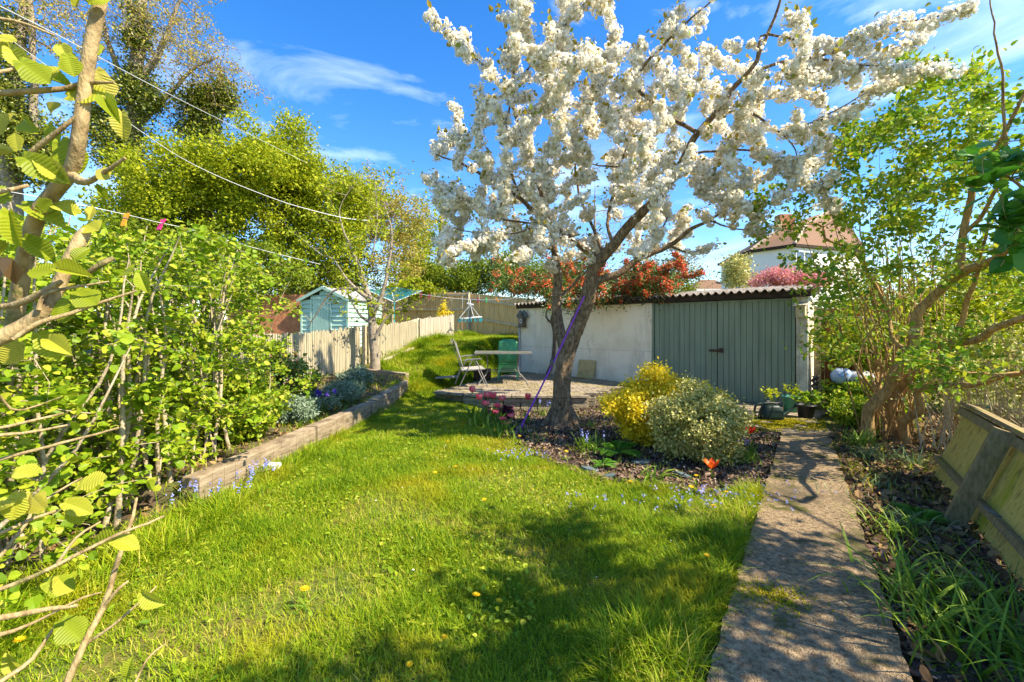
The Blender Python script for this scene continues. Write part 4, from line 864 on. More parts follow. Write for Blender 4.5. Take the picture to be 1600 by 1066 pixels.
# leaf list: photo x, y, direction (degrees in the picture), size in px
LV = [(105, 150, 10, 62), (95, 165, 200, 30), (150, 108, -80, 50), (165, 155, -50, 55), (95, 70, -50, 34), (105, 85, -70, 40), (115, 90, 160, 40), (150, 85, 120, 34), (118, 10, 70, 34), (138, 4, 30, 30),
      (20, 65, 160, 40), (15, 75, -50, 50), (30, 95, -40, 55), (60, 120, -10, 50), (70, 130, 60, 35), (95, 220, -60, 60), (60, 205, 150, 50), (75, 195, -70, 40), (18, 240, 190, 55), (35, 245, -30, 60), (28, 235, 100, 30), (60, 250, -40, 50),
      (10, 315, 150, 50), (15, 330, -80, 60), (35, 320, -15, 60), (25, 360, 200, 55), (38, 372, -40, 52), (60, 330, 40, 30), (10, 380, 240, 40), (120, 335, 140, 44), (135, 350, -20, 42), (140, 343, 80, 24), (90, 420, 190, 46), (92, 420, -10, 56), (115, 408, 60, 30),
      (205, 425, 170, 40), (218, 428, -60, 34), (118, 455, -30, 50), (95, 465, 60, 30), (60, 520, -60, 52), (30, 535, 240, 44), (75, 530, -20, 50), (100, 470, -80, 40), (5, 210, 60, 40), (8, 90, 100, 36), (130, 130, -110, 30), (190, 175, -85, 45), (170, 265, -120, 24), (150, 290, -60, 26)]
g = {0: G(), 1: G(), 2: G()}; gl = G()
for i, (x, y, an, sz) in enumerate(LV):
    d = r.uniform(.93, 1.04); a = R_(an); ax0 = nrm(EE(math.cos(a), r.normal(0, .3), math.sin(a))); n0 = nrm(EE(r.normal(.25, .35), -.9, r.normal(.5, .35))); n0 = nrm(n0 - ax0 * (n0 @ ax0)); Fr = np.array([[ax0, np.cross(n0, ax0), n0]])
    stamp(gl, HT[i % 5], P3(x, y, d)[None], Fr, sz * .92 * d / FPX, np.array([r.random()]), VV)
ob('trunk', s.g, 'bark_hazel', k, True); ob('leaves', gl, 'hazel_big', k)
g = G(); g.add(*[(np.array([P3(-10, 400, .95), P3(20, 405, .93), P3(38, 425, .94), P3(25, 445, .96), P3(5, 430, .93), P3(-5, 445, .95)])), [np.array([[0, 1, 4, 5], [1, 2, 3, 4]])]]); ob('dead_leaf', g, 'dead_leaf', k)
k = thing('hazel_branch', P3(20, 900, 1.3), 'low bare hazel twigs crossing the bottom left corner with a few large leaves', 'branch'); s = Skel()
Lh = [[(-80, 935, 1.1, .006), (0, 921, 1.15, .006), (80, 888, 1.2, .0055), (150, 852, 1.25, .005), (215, 822, 1.3, .004), (256, 806, 1.35, .003)], [(-60, 735, 1.2, .005), (0, 718, 1.25, .005), (80, 697, 1.3, .0045), (187, 669, 1.4, .003)],
      [(60, 1140, 1.2, .01), (105, 1066, 1.25, .0095), (135, 1000, 1.3, .009), (161, 951, 1.35, .0085), (178, 890, 1.4, .008), (190, 860, 1.4, .007), (214, 778, 1.5, .004)], [(130, 1010, 1.3, .005), (180, 975, 1.32, .004), (222, 940, 1.35, .003), (245, 918, 1.38, .002)],
      [(161, 951, 1.35, .006), (185, 920, 1.36, .005), (202, 908, 1.38, .003)], [(-60, 672, 1.2, .004), (0, 668, 1.25, .0045), (60, 655, 1.3, .004), (100, 645, 1.35, .003)], [(-60, 690, 1.15, .005), (0, 680, 1.2, .005), (50, 676, 1.25, .004), (105, 665, 1.3, .003)],
      [(-60, 850, 1.2, .006), (0, 832, 1.25, .006), (50, 812, 1.3, .005), (91, 797, 1.35, .004)], [(-60, 975, 1.1, .008), (0, 965, 1.15, .008), (60, 955, 1.2, .007), (122, 945, 1.25, .005)], [(-40, 1000, 1.1, .006), (0, 992, 1.15, .006), (50, 975, 1.2, .004), (130, 935, 1.25, .003), (160, 925, 1.3, .002)],
      [(0, 870, 1.3, .006), (40, 820, 1.35, .005), (60, 790, 1.4, .004), (130, 745, 1.5, .003)], [(90, 880, 1.3, .005), (120, 840, 1.35, .004), (156, 815, 1.4, .003)], [(-40, 560, 1.1, .003), (0, 620, 1.3, .004), (30, 640, 1.35, .003), (95, 620, 1.5, .002)], [(0, 1066, 1.2, .007), (50, 1030, 1.25, .006), (90, 975, 1.3, .004)],
      [(200, 1090, 1.3, .003), (230, 1030, 1.35, .003), (260, 1005, 1.4, .002)]]
for L_ in Lh: s.limb(PL(L_), 8, .03, .002)
LV = [(95, 970, -25, 52), (222, 925, -30, 42), (70, 910, -30, 44), (90, 900, -80, 40), (100, 785, -20, 42), (30, 770, -90, 44), (20, 790, 200, 50), (110, 790, -80, 40), (150, 855, 20, 55), (175, 845, -10, 40), (70, 795, 160, 46), (48, 770, -95, 36), (60, 740, 170, 40), (15, 1020, -60, 40), (200, 1060, 90, 30), (120, 760, 20, 44), (45, 840, 180, 40)]
gl = G()
for i, (x, y, an, sz) in enumerate(LV):
    d = r.uniform(1.2, 1.36); a = R_(an); ax0 = nrm(EE(math.cos(a), r.normal(0, .3), math.sin(a))); n0 = nrm(EE(r.normal(.1, .3), -.7, r.normal(.8, .3))); n0 = nrm(n0 - ax0 * (n0 @ ax0)); stamp(gl, HT[i % 5], P3(x, y, d)[None], np.array([[ax0, np.cross(n0, ax0), n0]]), sz * .92 * d / FPX, np.array([r.random()]), VV)
ob('stems', s.g, 'bark_hazel', k, True); ob('leaves', gl, 'hazel_big', k)
# ---------------------------------------------------------------- trees and shrubs behind
r = np.random.default_rng(61)
def bt(name, px, Y, ptop, crowns, label, leaf, bark='bark_dark', **kw):
    b = P3(px, HY, Y); z = hh(b[0], Y); top = P3(px, ptop, Y)[2]
    cs = [(P3(a, b_, Y + dy_), (rx * Y / FPX, ry, rz * Y / FPX), w) for a, b_, dy_, rx, ry, rz, w in crowns]
    return tree(name, (b[0], Y, z), top - z, cs, label, kw.pop('cat', 'tree'), bark, leaf, r, **kw)
bt('green_tree', 330, 15.5, 195, [(300, 305, 0, 100, 1.8, 95, 3), (395, 275, 0, 70, 1.6, 90, 2.2), (235, 350, 0, 70, 1.5, 90, 1.5)], 'broad lime green tree filling the left beyond the washing lines', 'lime_leaf', ntg=420, nl=60000, lsize=.11, trunk_r=.16, spread=.22, fork=.2)
bt('green_tree', 460, 17, 205, [(455, 285, 0, 65, 1.6, 95, 2), (520, 330, 0, 60, 1.5, 90, 1.6)], 'lime green tree above the teal shed', 'lime_leaf', ntg=320, nl=44000, lsize=.11, trunk_r=.14, spread=.22, fork=.2)
bt('green_shrub', 200, 13.5, 330, [(190, 400, 0, 90, 1.2, 60, 2), (330, 420, .5, 80, 1.2, 50, 2), (420, 425, 1, 60, 1.0, 45, 1.4)], 'dense green shrubbery low behind the hazel hedge', 'lime_dark', cat='shrub', ntg=260, nl=32000, lsize=.1, trunk_r=.08, spread=.18, fork=.1)
bt('loose_tree', 560, 19, 265, [(560, 340, 0, 60, 1.4, 90, 2), (622, 365, 0, 48, 1.3, 90, 1.8)], 'loose yellow green tree with bare twigs behind the back fence', 'bud_leaf', 'bark_grey', ntg=640, nl=22000, lsize=.09, trunk_r=.12, spread=.12, fork=.2)
bt('loose_tree', 650, 21, 300, [(650, 385, 0, 42, 1.3, 65, 2)], 'thin yellowish tree left of the forked bare tree', 'lime_leaf', 'bark_grey', ntg=200, nl=9000, lsize=.1, trunk_r=.1, spread=.15, fork=.2)
bt('bare_tree', 690, 22, 290, [(690, 370, 0, 62, 1.6, 62, 2)], 'forked bare tree behind the back fence left of the blossom', None, 'bark_grey', ntg=520, nl=0, trunk_r=.3, fork=.35, twig=.008)
bt('bare_tree', 930, 26, 290, [(930, 360, 0, 95, 2, 60, 2)], 'bare leafless tree far behind the garage roof', None, 'bark_grey', ntg=480, nl=0, trunk_r=.2, fork=.3, twig=.008)
bt('bare_tree', 1065, 28, 385, [(1060, 425, 0, 45, 1.6, 35, 2)], 'small bare tree beside the far house', 'bud_leaf', 'bark_grey', ntg=220, nl=1800, lsize=.1, trunk_r=.1, fork=.3, twig=.006)
hb = [(510, 18.8, 415, 75, 40, 'green hedge top rising behind the teal shed'), (660, 20.5, 425, 40, 28, 'clipped looking green shrub above the back fence, left one'), (730, 20, 422, 45, 26, 'green shrub above the back fence behind the hanging peg airer'), (800, 20, 418, 45, 32, 'green shrub above the back fence next to the red berries'), (870, 19, 425, 50, 28, 'green shrub behind the garage roof among the berries'), (1020, 20, 435, 60, 26, 'green shrub above the garage roof right of the cherry')]
for px, Y, cy, rx, rz, lb in hb:
    bt('background_shrub', px, Y, cy, [(px, cy + 12, 0, rx, 1.2, rz, 1)], lb, 'lime_dark', cat='shrub', ntg=90, nl=11000, lsize=.1, trunk_r=.06, spread=.2, fork=.1)
# ivy-clad tall trees at the upper left
def ivy_tree(px, Y, rows, crowns, ivy, label, seed):
    rr = np.random.default_rng(seed); b = P3(px, HY, Y); z = hh(b[0], Y); k = thing('ivy_tree', (b[0], Y, z), label, 'tree', 'tall ivy-clad trees'); s = Skel()
    for L_ in rows:
        C = PL(L_); 
        if L_ is rows[0]: C = [np.r_[b[0], Y, z - .2, .42]] + C
        s.limb(C, 10, .4, .05)
    m_ = s.P[:, 2] > 5; s.P = s.P[m_]; s.R = s.R[m_]
    for a, b_, rx, rz, n in crowns:
        for q in cr_pts(P3(a, b_, Y), (rx * Y / FPX, 2.0, rz * Y / FPX), n, rr, .2): s.reach(q, rr, rmax=.06, rmin=.014, taper=.018, n=4, minup=1)
    ob('trunk', s.g, 'bark_grey', k, True); g = G(); P, D = along(s.tips, .5, .1, rr); i = rr.integers(0, len(P), min(14000, len(P) * 3)); leaves(g, P[i], D[i], .1, T_DIA, rr, (0, 0, .5), .5, .1); ob('buds', g, 'bud_leaf', k)
    g = G()
    for a, b_, rx, ry, rz, n in ivy:
        c = cr_pts(P3(a, b_, Y - .2), (rx * Y / FPX, ry, rz * Y / FPX), max(16, n // 140), rr, .1); p = np.repeat(c, 90, 0) + rr.normal(0, .26, (len(c) * 90, 3)); leaves(g, p, nrm(rr.normal(0, 1, p.shape)), .13, T_DIA, rr, (.2, -.4, .5), .3, .02)
    ob('ivy', g, 'ivy_leaf', k)
ivy_tree(215, 21, [[(205, 400, 21, .38), (205, 250, 21, .34), (212, 150, 21, .3), (216, 60, 21, .26), (222, -20, 21, .2), (230, -120, 21, .1)], [(214, 130, 21, .2), (250, 80, 21, .13), (275, 20, 21, .09), (300, -30, 21, .05)], [(212, 150, 21, .18), (185, 110, 21, .12), (160, 30, 21, .09), (150, -60, 21, .05)], [(210, 200, 21, .16), (260, 150, 21, .1), (300, 110, 21, .07), (335, 90, 21, .04)], [(218, 50, 21, .12), (205, 10, 21, .08), (195, -60, 21, .05)]],
         [(255, 40, 90, 85, 760), (320, 100, 55, 55, 380), (170, 20, 60, 70, 380)], [(212, 60, 10, .5, 50, 4500), (205, 150, 20, .7, 60, 8000), (195, 240, 38, .9, 55, 10000), (240, 160, 26, .6, 30, 3500), (150, 190, 28, .6, 40, 4500)], 'tall bare tree with ivy up its trunk left of the blue sky', 62)
ivy_tree(330, 22, [[(322, 400, 22, .34), (322, 280, 22, .3), (325, 200, 22, .24), (335, 150, 22, .14), (345, 110, 22, .06)]], [(352, 140, 45, 45, 260), (300, 170, 45, 55, 160)], [(318, 160, 34, .9, 28, 8000), (310, 205, 32, .9, 40, 7000), (355, 150, 20, .6, 18, 2500)], 'shorter tree with a rounded ivy-smothered top', 63)
ivy_tree(30, 19, [[(20, 400, 19, .38), (18, 200, 19, .32), (30, 60, 19, .2), (50, -60, 19, .1)], [(55, 240, 19, .16), (52, 100, 19, .12), (48, 0, 19, .1), (40, -80, 19, .06)]], [(60, 20, 60, 90, 360), (110, 50, 40, 60, 200)], [(15, 170, 35, 1.0, 90, 14000), (60, 250, 40, .9, 55, 8000), (10, 40, 25, .7, 60, 3500)], 'ivy-clad tree at the far upper left behind the near hazel', 64)
# ---------------------------------------------------------------- white house at the upper right
Yh = 26.0
def hp(px, py, Y): return P3(px, py, Y)
t = thing('house', (18, 27, hh(18, 27)), 'white rendered house with brown tiled hipped roof beyond the garage', 'house')
e0 = hp(1165, 388, 26); e1 = hp(1245, 382, 23.6); zt = e0[2]; e1 = EE(e1[0], 23.6, zt)
a0 = e0[:2]; a1 = EE(e1[0], 23.6); dv = nrm(a1 - a0); nv = EE(-dv[1], dv[0]); w_ = np.linalg.norm(a1 - a0)
# main block runs back and to the right of the visible corner
c0 = EE(*hp(1176, 388, 25.8)[:2]); c1 = EE(*hp(1242, 384, 24)[:2]); c2 = c1 + EE(5.2, 1.8); c3 = c2 + EE(-2.2, 6.5); c4 = EE(*hp(1127, 400, 31)[:2])
zE = zt - .1; zB = hh(c0[0], c0[1]) - 1
g = G(); g.prism([c0, c1, c2, c3, c4], zB, zE); ob('wall', g, 'house_render', t)
g = G(); rp = lambda p, z: EE(p[0], p[1], z)
cen = (c0 + c1 + c2 + c3) / 4; ap0 = rp((c0 + c4) / 2 * .5 + cen * .5, zE + 1.5)
def ov(p, k=1.05): return cen + (p - cen) * k
E = [rp(ov(p), zE - .05) for p in (c0, c1, c2, c3, c4)]
r1 = EE(*hp(1223, 354, 26.5)[:2], 0); r1[2] = hp(1223, 354, 26.5)[2]; r2 = hp(1292, 331, 29.5); r3 = hp(1258, 353, 26.5)
g.add([E[0], E[1], r3, r1], np.array([[0, 1, 2, 3]])); g.add([E[1], E[2], r2 + EE(1.4, .5, 0), r2, r3], np.array([[0, 1, 2, 3, 4]])); g.add([E[4], E[0], r1], np.array([[0, 1, 2]])); g.add([E[4], r1, r3, r2, E[3]], np.array([[0, 1, 2, 3, 4]])); g.add([E[2], E[3], r2, r2 + EE(1.4, .5, 0)], np.array([[0, 1, 2, 3]]))
ob('roof', g, 'tile', t)
g = G()
for p, q in ((E[0], r1), (E[1], r3), (r1, r3), (r3, r2), (r2, r2 + EE(1.4, .5, 0))): g.tube([p, q], .09, 6)
ob('ridge_tiles', g, 'ridge', t)
g = G()
for p, q in ((E[0], E[1]), (E[1], E[2]), (E[4], E[0])): g.bar(p - EE(0, 0, .08), q - EE(0, 0, .08), .12, .16)
ob('gutter', g, 'dark_wood', t)
g = G(); cc = hp(1226, 352, 26.7); g.box(cc + EE(0, 0, .1), (.9, .6, 1.0)); ch = ob('chimney', g, 'brick', t)
for f, dz_ in ((.68, -.9), (.38, -.9)):
    p = c0 + (c4 - c0) * f; wn = nrm(c4 - c0); on = EE(-wn[1], wn[0]); on = on if on[0] < 0 else -on
    if f > .5:
        g = G(); g.box([*(p + on * .02), zE - 1.1], (1.5, .08, 1.1), [[*wn, 0], [*on, 0], [0, 0, 1]]); fr = ob('window', g, 'white_plastic', t)
        for q_ in (-.38, .38): g = G(); g.box([*(p + on * .07 + wn * q_), zE - 1.1], (.6, .02, .9), [[*wn, 0], [*on, 0], [0, 0, 1]]); ob('pane', g, 'house_glass', fr)
p = c1 + (c2 - c1) * .12; wn = nrm(c2 - c1); on = EE(wn[1], -wn[0]); g = G(); g.box([*(p + on * .02), zE - .95], (1.3, .08, 1.2), [[*wn, 0], [*on, 0], [0, 0, 1]]); fr = ob('window', g, 'white_plastic', t)
for q_ in (-.32, .32): g = G(); g.box([*(p + on * .07 + wn * q_), zE - .95], (.52, .02, 1.0), [[*wn, 0], [*on, 0], [0, 0, 1]]); ob('pane', g, 'house_glass', fr)
# distant rooftops between
t = thing('distant_house', (15, 42, 2), 'distant dark tiled rooftop low beside the white house', 'house'); q = hp(1116, 442, 42); g = G(); g.box(q + EE(0, 2, -2.6), (3.4, 4, 4)); ob('wall', g, 'house_render', t)
g = G(); z = q[2] - .6; pts = [q + EE(-2, 0, -.6), q + EE(2.2, 0, -.6), q + EE(2.2, 4, -.6), q + EE(-2, 4, -.6), q + EE(-.5, 2, .5), q + EE(1, 2, .5)]; g.add(pts, [np.array([[0, 1, 5, 4], [2, 3, 4, 5]]), np.array([[1, 2, 5], [3, 0, 4]])]); ob('roof', g, 'tile', t)
g = G(); g.box(q + EE(1.9, 1, .6), (.35, .35, 1.2)); ob('chimney', g, 'brick', t)
bt('white_flowering_tree', 1155, 17, 400, [(1150, 428, 0, 17, .8, 26, 2)], 'small tree with white flowers in front of the white house', 'silver_leaf', cat='tree', ntg=80, nl=2600, lsize=.1, trunk_r=.06, spread=.15, fork=.2)
bt('pink_cherry', 1235, 15, 415, [(1228, 434, 0, 34, .9, 13, 2), (1262, 440, 0, 22, .8, 12, 1)], 'pink blossom tree showing above the right end of the garage roof', 'pink_blossom', cat='tree', ntg=120, nl=11000, lsize=.075, trunk_r=.07, spread=.12, fork=.2)
bt('background_shrub', 1420, 14, 420, [(1400, 480, 0, 130, 1.2, 70, 2), (1560, 470, 0, 110, 1.2, 90, 2)], 'green shrubbery beyond the brown fence on the right', 'lime_dark', cat='shrub', ntg=200, nl=20000, lsize=.1, trunk_r=.08, spread=.22, fork=.1)
# straw-coloured twiggy hedge behind the leaning fence
k = thing('twiggy_hedge', (6.2, 4.6, 0), 'twiggy straw coloured hedge behind the leaning fence', 'hedge'); s = Skel(); r = np.random.default_rng(66)
for i in range(420):
    b = EE(4.6, 5.1, 0) + EE(.9, -.9, 0) * r.uniform(0, 3.2) * EE(.7, 1, 0) + EE(1, .6, 0) * r.uniform(.3, 1.5); hgt = r.uniform(.7, 1.7); d = r.normal(0, .25, 3) * EE(1, 1, 0)
    s.g.tube([b, b + d * .5 + EE(0, 0, hgt * .5), b + d * 1.4 + EE(0, 0, hgt)], [.009, .006, .003], 4, cap=False); s.tips.append(np.array([b + d * .5 + EE(0, 0, hgt * .5), b + d * 1.4 + EE(0, 0, hgt)]))
ob('stems', s.g, 'twig_straw', k); P, D = along(s.tips, 1, .03, r); i = r.integers(0, len(P), 5200); g = G(); leaves(g, P[i], D[i], .04, T_OVAL, r, (0, 0, .6), .5, .08); ob('foliage', g, 'silver_leaf', k)
# ---------------------------------------------------------------- shrubs and plants in the beds
r = np.random.default_rng(71)
c = P3(440, 590, 6.4); bush('rose_bush', (-3.55, 6.5, .72), (.55, .45, .55), 'leafy rose bush with reddish tips in front of the paling fence', 'rose_leaf', 7500, .05, r, T_OVAL, ntg=200)
bush('low_shrub', (-3.35, 5.2, .5), (.55, .5, .42), 'green shrub at the near end of the raised bed beside the hedge', 'hazel_leaf', 5500, .05, r, T_BROAD, ntg=150)
for x, y, rr_, lb in [(-3.1, 6.9, .3, 'grey green lavender mound beside the blue irises'), (-2.95, 7.7, .33, 'grey green lavender mound in the middle of the raised bed'), (-3.05, 8.6, .33, 'grey green lavender mound at the far end of the raised bed'), (-3.0, 6.1, .24, 'small grey lavender mound near the sleeper')]:
    bush('lavender', (x, y, hh(x, y) + .16), (rr_, rr_, .2), lb, 'lavender', 6500, .035, r, T_DIA, ntg=120, sp=.03, bias=(0, 0, .2), cat='plant')
bush('green_shrub', (6.0, 7.35, .3), (.75, .6, .42), 'leafy green plant clump at the foot of the garage pillar', 'lilac_leaf', 7500, .06, r, T_BROAD, ntg=150)
bush('green_shrub', (5.35, 6.5, .22), (.5, .5, .28), 'low leafy plants at the right of the apron below the shrub', 'hazel_leaf', 4200, .05, r, T_OVAL, ntg=120, cat='plant')
bush('purple_heuchera', (-.12, 7.4, .06), (.08, .08, .05), 'dark purple leaved plant behind the tulips', 'purple_leaf', 700, .05, r, T_BROAD, ntg=30, cat='plant')
bush('green_shrub', (8.2, 7.9, 1.25), (2.3, .8, 1.3), 'tall light green thicket behind the crooked shrub right of the brown fence', 'lime_leaf', 17000, .075, r, T_OVAL, ntg=260, sp=.12)
bush('climber', (-2.35, 15.2, 1.95), (.28, .15, .42), 'thin yellow leaved climber on the pale picket panel', 'gold_leaf', 900, .05, r, T_OVAL, ntg=40, cat='plant')
bush('green_shrub', (-4.6, 15.0, 1.45), (.7, .4, .4), 'green shrub under the rotary dryer behind the paling fence', 'lime_leaf', 4500, .07, r, T_OVAL, ntg=90)
bush('green_shrub', (-3.9, 16.8, 3.0), (1.1, .4, .42), 'green creeper hanging over the back fence by the rotary dryer', 'lime_leaf', 5500, .08, r, T_OVAL, ntg=90)
# garden plants with strap leaves
def clump(name, x, y, n, ln, w, label, mat_, droop=.5, flowers=None, group=None, cat='plant', spread=.08, up=.9, lean=.35):
    z = hh(x, y); k = thing(name, (x, y, z), label, cat, group); g = G(); a = r.uniform(0, 6.28, n); hd = np.stack([np.cos(a), np.sin(a), 0 * a], -1); B_ = EE(x, y, z) + np.c_[r.normal(0, spread, (n, 2)), np.zeros(n)]; B_[:, 2] = H(B_[:, 0], B_[:, 1]) - .01
    ribbons(g, B_, hd, ln * r.uniform(.6, 1.15, n), w * r.uniform(.7, 1.2, n), up, lean * r.uniform(.4, 1.5, n), droop * r.uniform(.3, 1.4, n), r.random(n), 6); ob('leaves', g, mat_, k)
    if flowers:
        m_, nf, fz, hgt = flowers
        for _ in range(nf):
            gs = G(); gf = G(); p = EE(x, y, z) + np.r_[r.normal(0, spread * 1.1, 2), 0]; q = p + np.r_[r.normal(0, .03, 2), hgt * r.uniform(.8, 1.1)]; gs.tube([p, (p + q) / 2 + r.normal(0, .006, 3), q], [.003, .003, .002], 4)
            pp = q + r.normal(0, 1, (9, 3)) * EE(.008, .008, .022); stamp(gf, BALL, pp, frames(9, r, (0, 0, 1)), fz * 1.2, r.random(9))
            sk2 = ob('flower_stalk', gs, 'strap_leaf', k); ob('flower', gf, m_, sk2)
    return k
G1 = 'bulb clumps along the path edge'
for x, y, n, ln, w, lb, m_, dr in [(4.45, 5.55, 40, .36, .018, 'tall broad leaved bulb clump at the far end of the side bed', 'strap_leaf', .5), (4.1, 5.0, 70, .3, .009, 'silvery arching leaf clump below the crooked stems', 'grey_strap', .75), (4.35, 4.75, 50, .28, .009, 'silvery arching clump further right below the crooked stems', 'grey_strap', .75),
                                   (3.45, 4.1, 24, .2, .01, 'small grey leaved clump in the middle of the side bed', 'grey_strap', .6), (2.75, 3.15, 46, .34, .009, 'thin arching clump halfway along the path edge', 'strap_leaf', .7), (3.0, 3.25, 40, .32, .008, 'thin arching clump beside the small fern', 'grey_strap', .8), (2.9, 4.0, 16, .16, .008, 'sparse little clump near the path', 'grey_strap', .5)]:
    clump('bulb_clump', x, y, n, ln, w, lb, m_, dr, None, G1)
for x, y, n, ln, w, lb in [(2.2, 2.35, 34, .5, .02, 'broad bright leaved clump just behind the bottom right ones'), (2.12, 1.95, 30, .46, .024, 'broadest bright strap leaves at the very bottom right'), (2.05, 2.0, 55, .5, .010, 'dense arching strap leaf clump at the bottom right beside the path'), (2.35, 2.15, 48, .5, .009, 'dense arching strap leaf clump right of the bottom one'), (2.3, 1.75, 40, .5, .018, 'broad bright strap leaf clump in the bottom right corner'), (2.6, 2.3, 50, .42, .008, 'arching leaf clump nearest the leaning fence')]:
    clump('strap_leaf_clump', x, y, n, ln, w, lb, 'strap_leaf', .65, None, 'strap leaf clumps at the bottom right', spread=.12)
blu = ('blue_flower', 5, .007, .24)
cl = [(920, 705, 46, .3, .02, 'bluebell clump in the mulch in front of the cherry trunk', 'strap_leaf', .5, blu), (1022, 752, 22, .26, .024, 'pale green bulb clump at the front edge of the mulch bed', 'strap_leaf', .8, None), (1155, 722, 34, .26, .018, 'bluebell clump between the silver bush and the path', 'strap_leaf', .7, blu), (852, 650, 26, .22, .012, 'small bluebell clump left of the cherry trunk', 'strap_leaf', .4, blu),
      (925, 668, 30, .2, .012, 'leafy clump right of the cherry trunk', 'strap_leaf', .7, None), (842, 690, 12, .12, .018, 'tiny rosette in the mulch by the strap', 'strap_leaf', .6, None)]
for px, py, n, ln, w, lb, m_, dr, fl_ in cl:
    q = gp(px, py); clump('bluebell_clump' if fl_ else 'bulb_clump', q[0], q[1], n, ln, w, lb, m_, dr, fl_, None)
for px, py, lb in [(372, 775, 'grape hyacinth patch at the near foot of the sleeper'), (400, 755, 'grape hyacinth patch beside the white scrap'), (300, 790, 'grape hyacinth patch at the hedge foot')]:
    q = gp(px, py); clump('grape_hyacinth', q[0], q[1], 50, .2, .006, lb, 'strap_leaf', .7, ('blue_flower', 12, .0055, .16), 'grape hyacinth patches', spread=.13)
q = EE(-3.25, 7.35, 0); k = clump('iris', q[0] + .25, q[1] - .5, 16, .34, .016, 'clump of blue violet irises in the raised bed', 'strap_leaf', .15)
g = G()
for _ in range(6):
    p = EE(-3.0, 6.85, .5) + r.normal(0, 1, 3) * EE(.09, .09, .05); stamp(g, tmpl_flower(5, .2), np.repeat(p[None], 3, 0) + r.normal(0, .01, (3, 3)), frames(3, r, (0, -.6, .6)), .04, r.random(3))
ob('flowers', g, 'iris', k)
# ferns
def fern(x, y, L0, n, lb):
    z = hh(x, y); k = thing('fern', (x, y, z), lb, 'plant'); g = G()
    for i in range(n):
        a = r.uniform(0, 6.28); hd = EE(math.cos(a), math.sin(a), 0); sd = EE(-hd[1], hd[0], 0); L1 = L0 * r.uniform(.7, 1.1); m_ = 26; u = np.linspace(.08, 1, m_); C = EE(x, y, z) + hd * (u * L1 * .85)[:, None] + EE(0, 0, 1) * (L1 * (.8 * u - .62 * u ** 2))[:, None]
        for sg in (-1, 1): a0 = nrm(sd * sg + hd * .4); nn = np.tile(EE(0, 0, 1), (m_, 1)); A0 = np.tile(a0, (m_, 1)); stamp(g, (T_OVAL[0] * EE(1, .45, 1), T_OVAL[1]), C, np.stack([A0, np.cross(nn, A0), nn], 1), L1 * .32 * np.sin(np.pi * np.clip(1 - u * .92, 0.02, 1)) ** .8 * .8, np.full(m_, r.random()))
        g.tube(C, .002, 4)
    ob('fronds', g, 'fern', k)
q = gp(965, 712); fern(q[0], q[1], .38, 9, 'fern spreading under the golden bush'); q = gp(940, 730); fern(q[0], q[1], .2, 6, 'little fern in front of the larger one'); fern(3.15, 3.35, .3, 9, 'small bright fern in the middle of the side bed')
# ---------------------------------------------------------------- tulips
def tulip(at, hgt, m_, label, group, open_=.0, seed=0):
    rr = np.random.default_rng(seed); k = thing('tulip', at, label, 'flower', group); at = EE(*at); top = at + EE(rr.normal(0, .02), rr.normal(0, .02), hgt)
    g = G(); g.tube([at - EE(0, 0, .01), (at + top) / 2 + rr.normal(0, .006, 3), top], [.0045, .004, .004], 6); ob('stem', g, 'strap_leaf', k, True)
    g = G(); n = 4; a = rr.uniform(0, 6.28, n); ribbons(g, np.tile(at, (n, 1)), np.stack([np.cos(a), np.sin(a), 0 * a], -1), hgt * rr.uniform(.6, .95, n), .045, .95, .35, .25 * rr.uniform(.5, 1.5, n), rr.random(n), 6); ob('leaf', g, 'strap_leaf', k)
    g = G()
    for i in range(6):
        a = i * math.pi / 3 + rr.normal(0, .08); d = EE(math.cos(a), math.sin(a), 0); t_ = EE(-d[1], d[0], 0); V = []; hs = [0, .25, .55, .8, 1]; ws = [.25, .9, 1, .7, .08]; rs = [.1, .75, .95 + open_, .9 + open_ * 2.2, .8 + open_ * 3.2]; sc_ = .042 * (1 if i % 2 else .96)
        for h_, w_, r_ in zip(hs, ws, rs):
            for v in (-1, 0, 1): V.append(top + d * sc_ * r_ * (1 - .12 * abs(v)) + t_ * v * w_ * sc_ * .72 + EE(0, 0, h_ * .1 * (1 - open_ * .35)))
        F = [[q * 3 + j, q * 3 + j + 1, q * 3 + j + 4, q * 3 + j + 3] for q in range(4) for j in (0, 1)]; g.add(V, np.array(F), rr.random())
    ob('petals', g, m_, k, True)
    return k
TL = [(737, 609, 'pale pink tulip standing apart at the top left of the bunch'), (749, 620, 'deep pink tulip at the left end of the back row of the bunch'), (760, 617, 'second tulip from the left in the back row of the bunch'), (771, 618, 'third tulip from the left in the back row of the bunch'), (783, 622, 'pink tulip at the right end of the back row of the bunch'),
      (759, 629, 'big pale pink tulip in front of the back row, left side'), (779, 632, 'pink tulip in the middle of the bunch above two lower ones'), (774, 642, 'pink tulip low in the middle of the bunch'), (788, 651, 'lowest pink tulip of the bunch'), (800, 647, 'pink tulip at the lower right of the bunch nearest the purple strap')]
GT = 'pink tulips in the bunch left of the purple strap'
pt = [tulip(EE(*P3(741, 634, 6.9)[:2], 0), .36, 'tulip_pink', TL[0][2], GT, .05, 1), tulip(EE(*P3(760, 640, 6.85)[:2], 0), .33, 'tulip_pink', TL[1][2], GT, .14, 2)]
for i, (px, py, lb) in enumerate(TL):
    Y = 7.15 - (py - 609) * .018; p = P3(px, py + 5, Y); z = hh(p[0], Y); hgt = p[2] - z; q = (p[0], Y, z); sc_ = r.uniform(1.0, 1.3)
    c_ = pt[i] if i < 2 else copy_tree(pt[i % 2], q, r.uniform(0, 6), 1, lb); c_.location = q; c_.scale = (sc_, sc_, hgt / (.36 if i % 2 == 0 else .33))
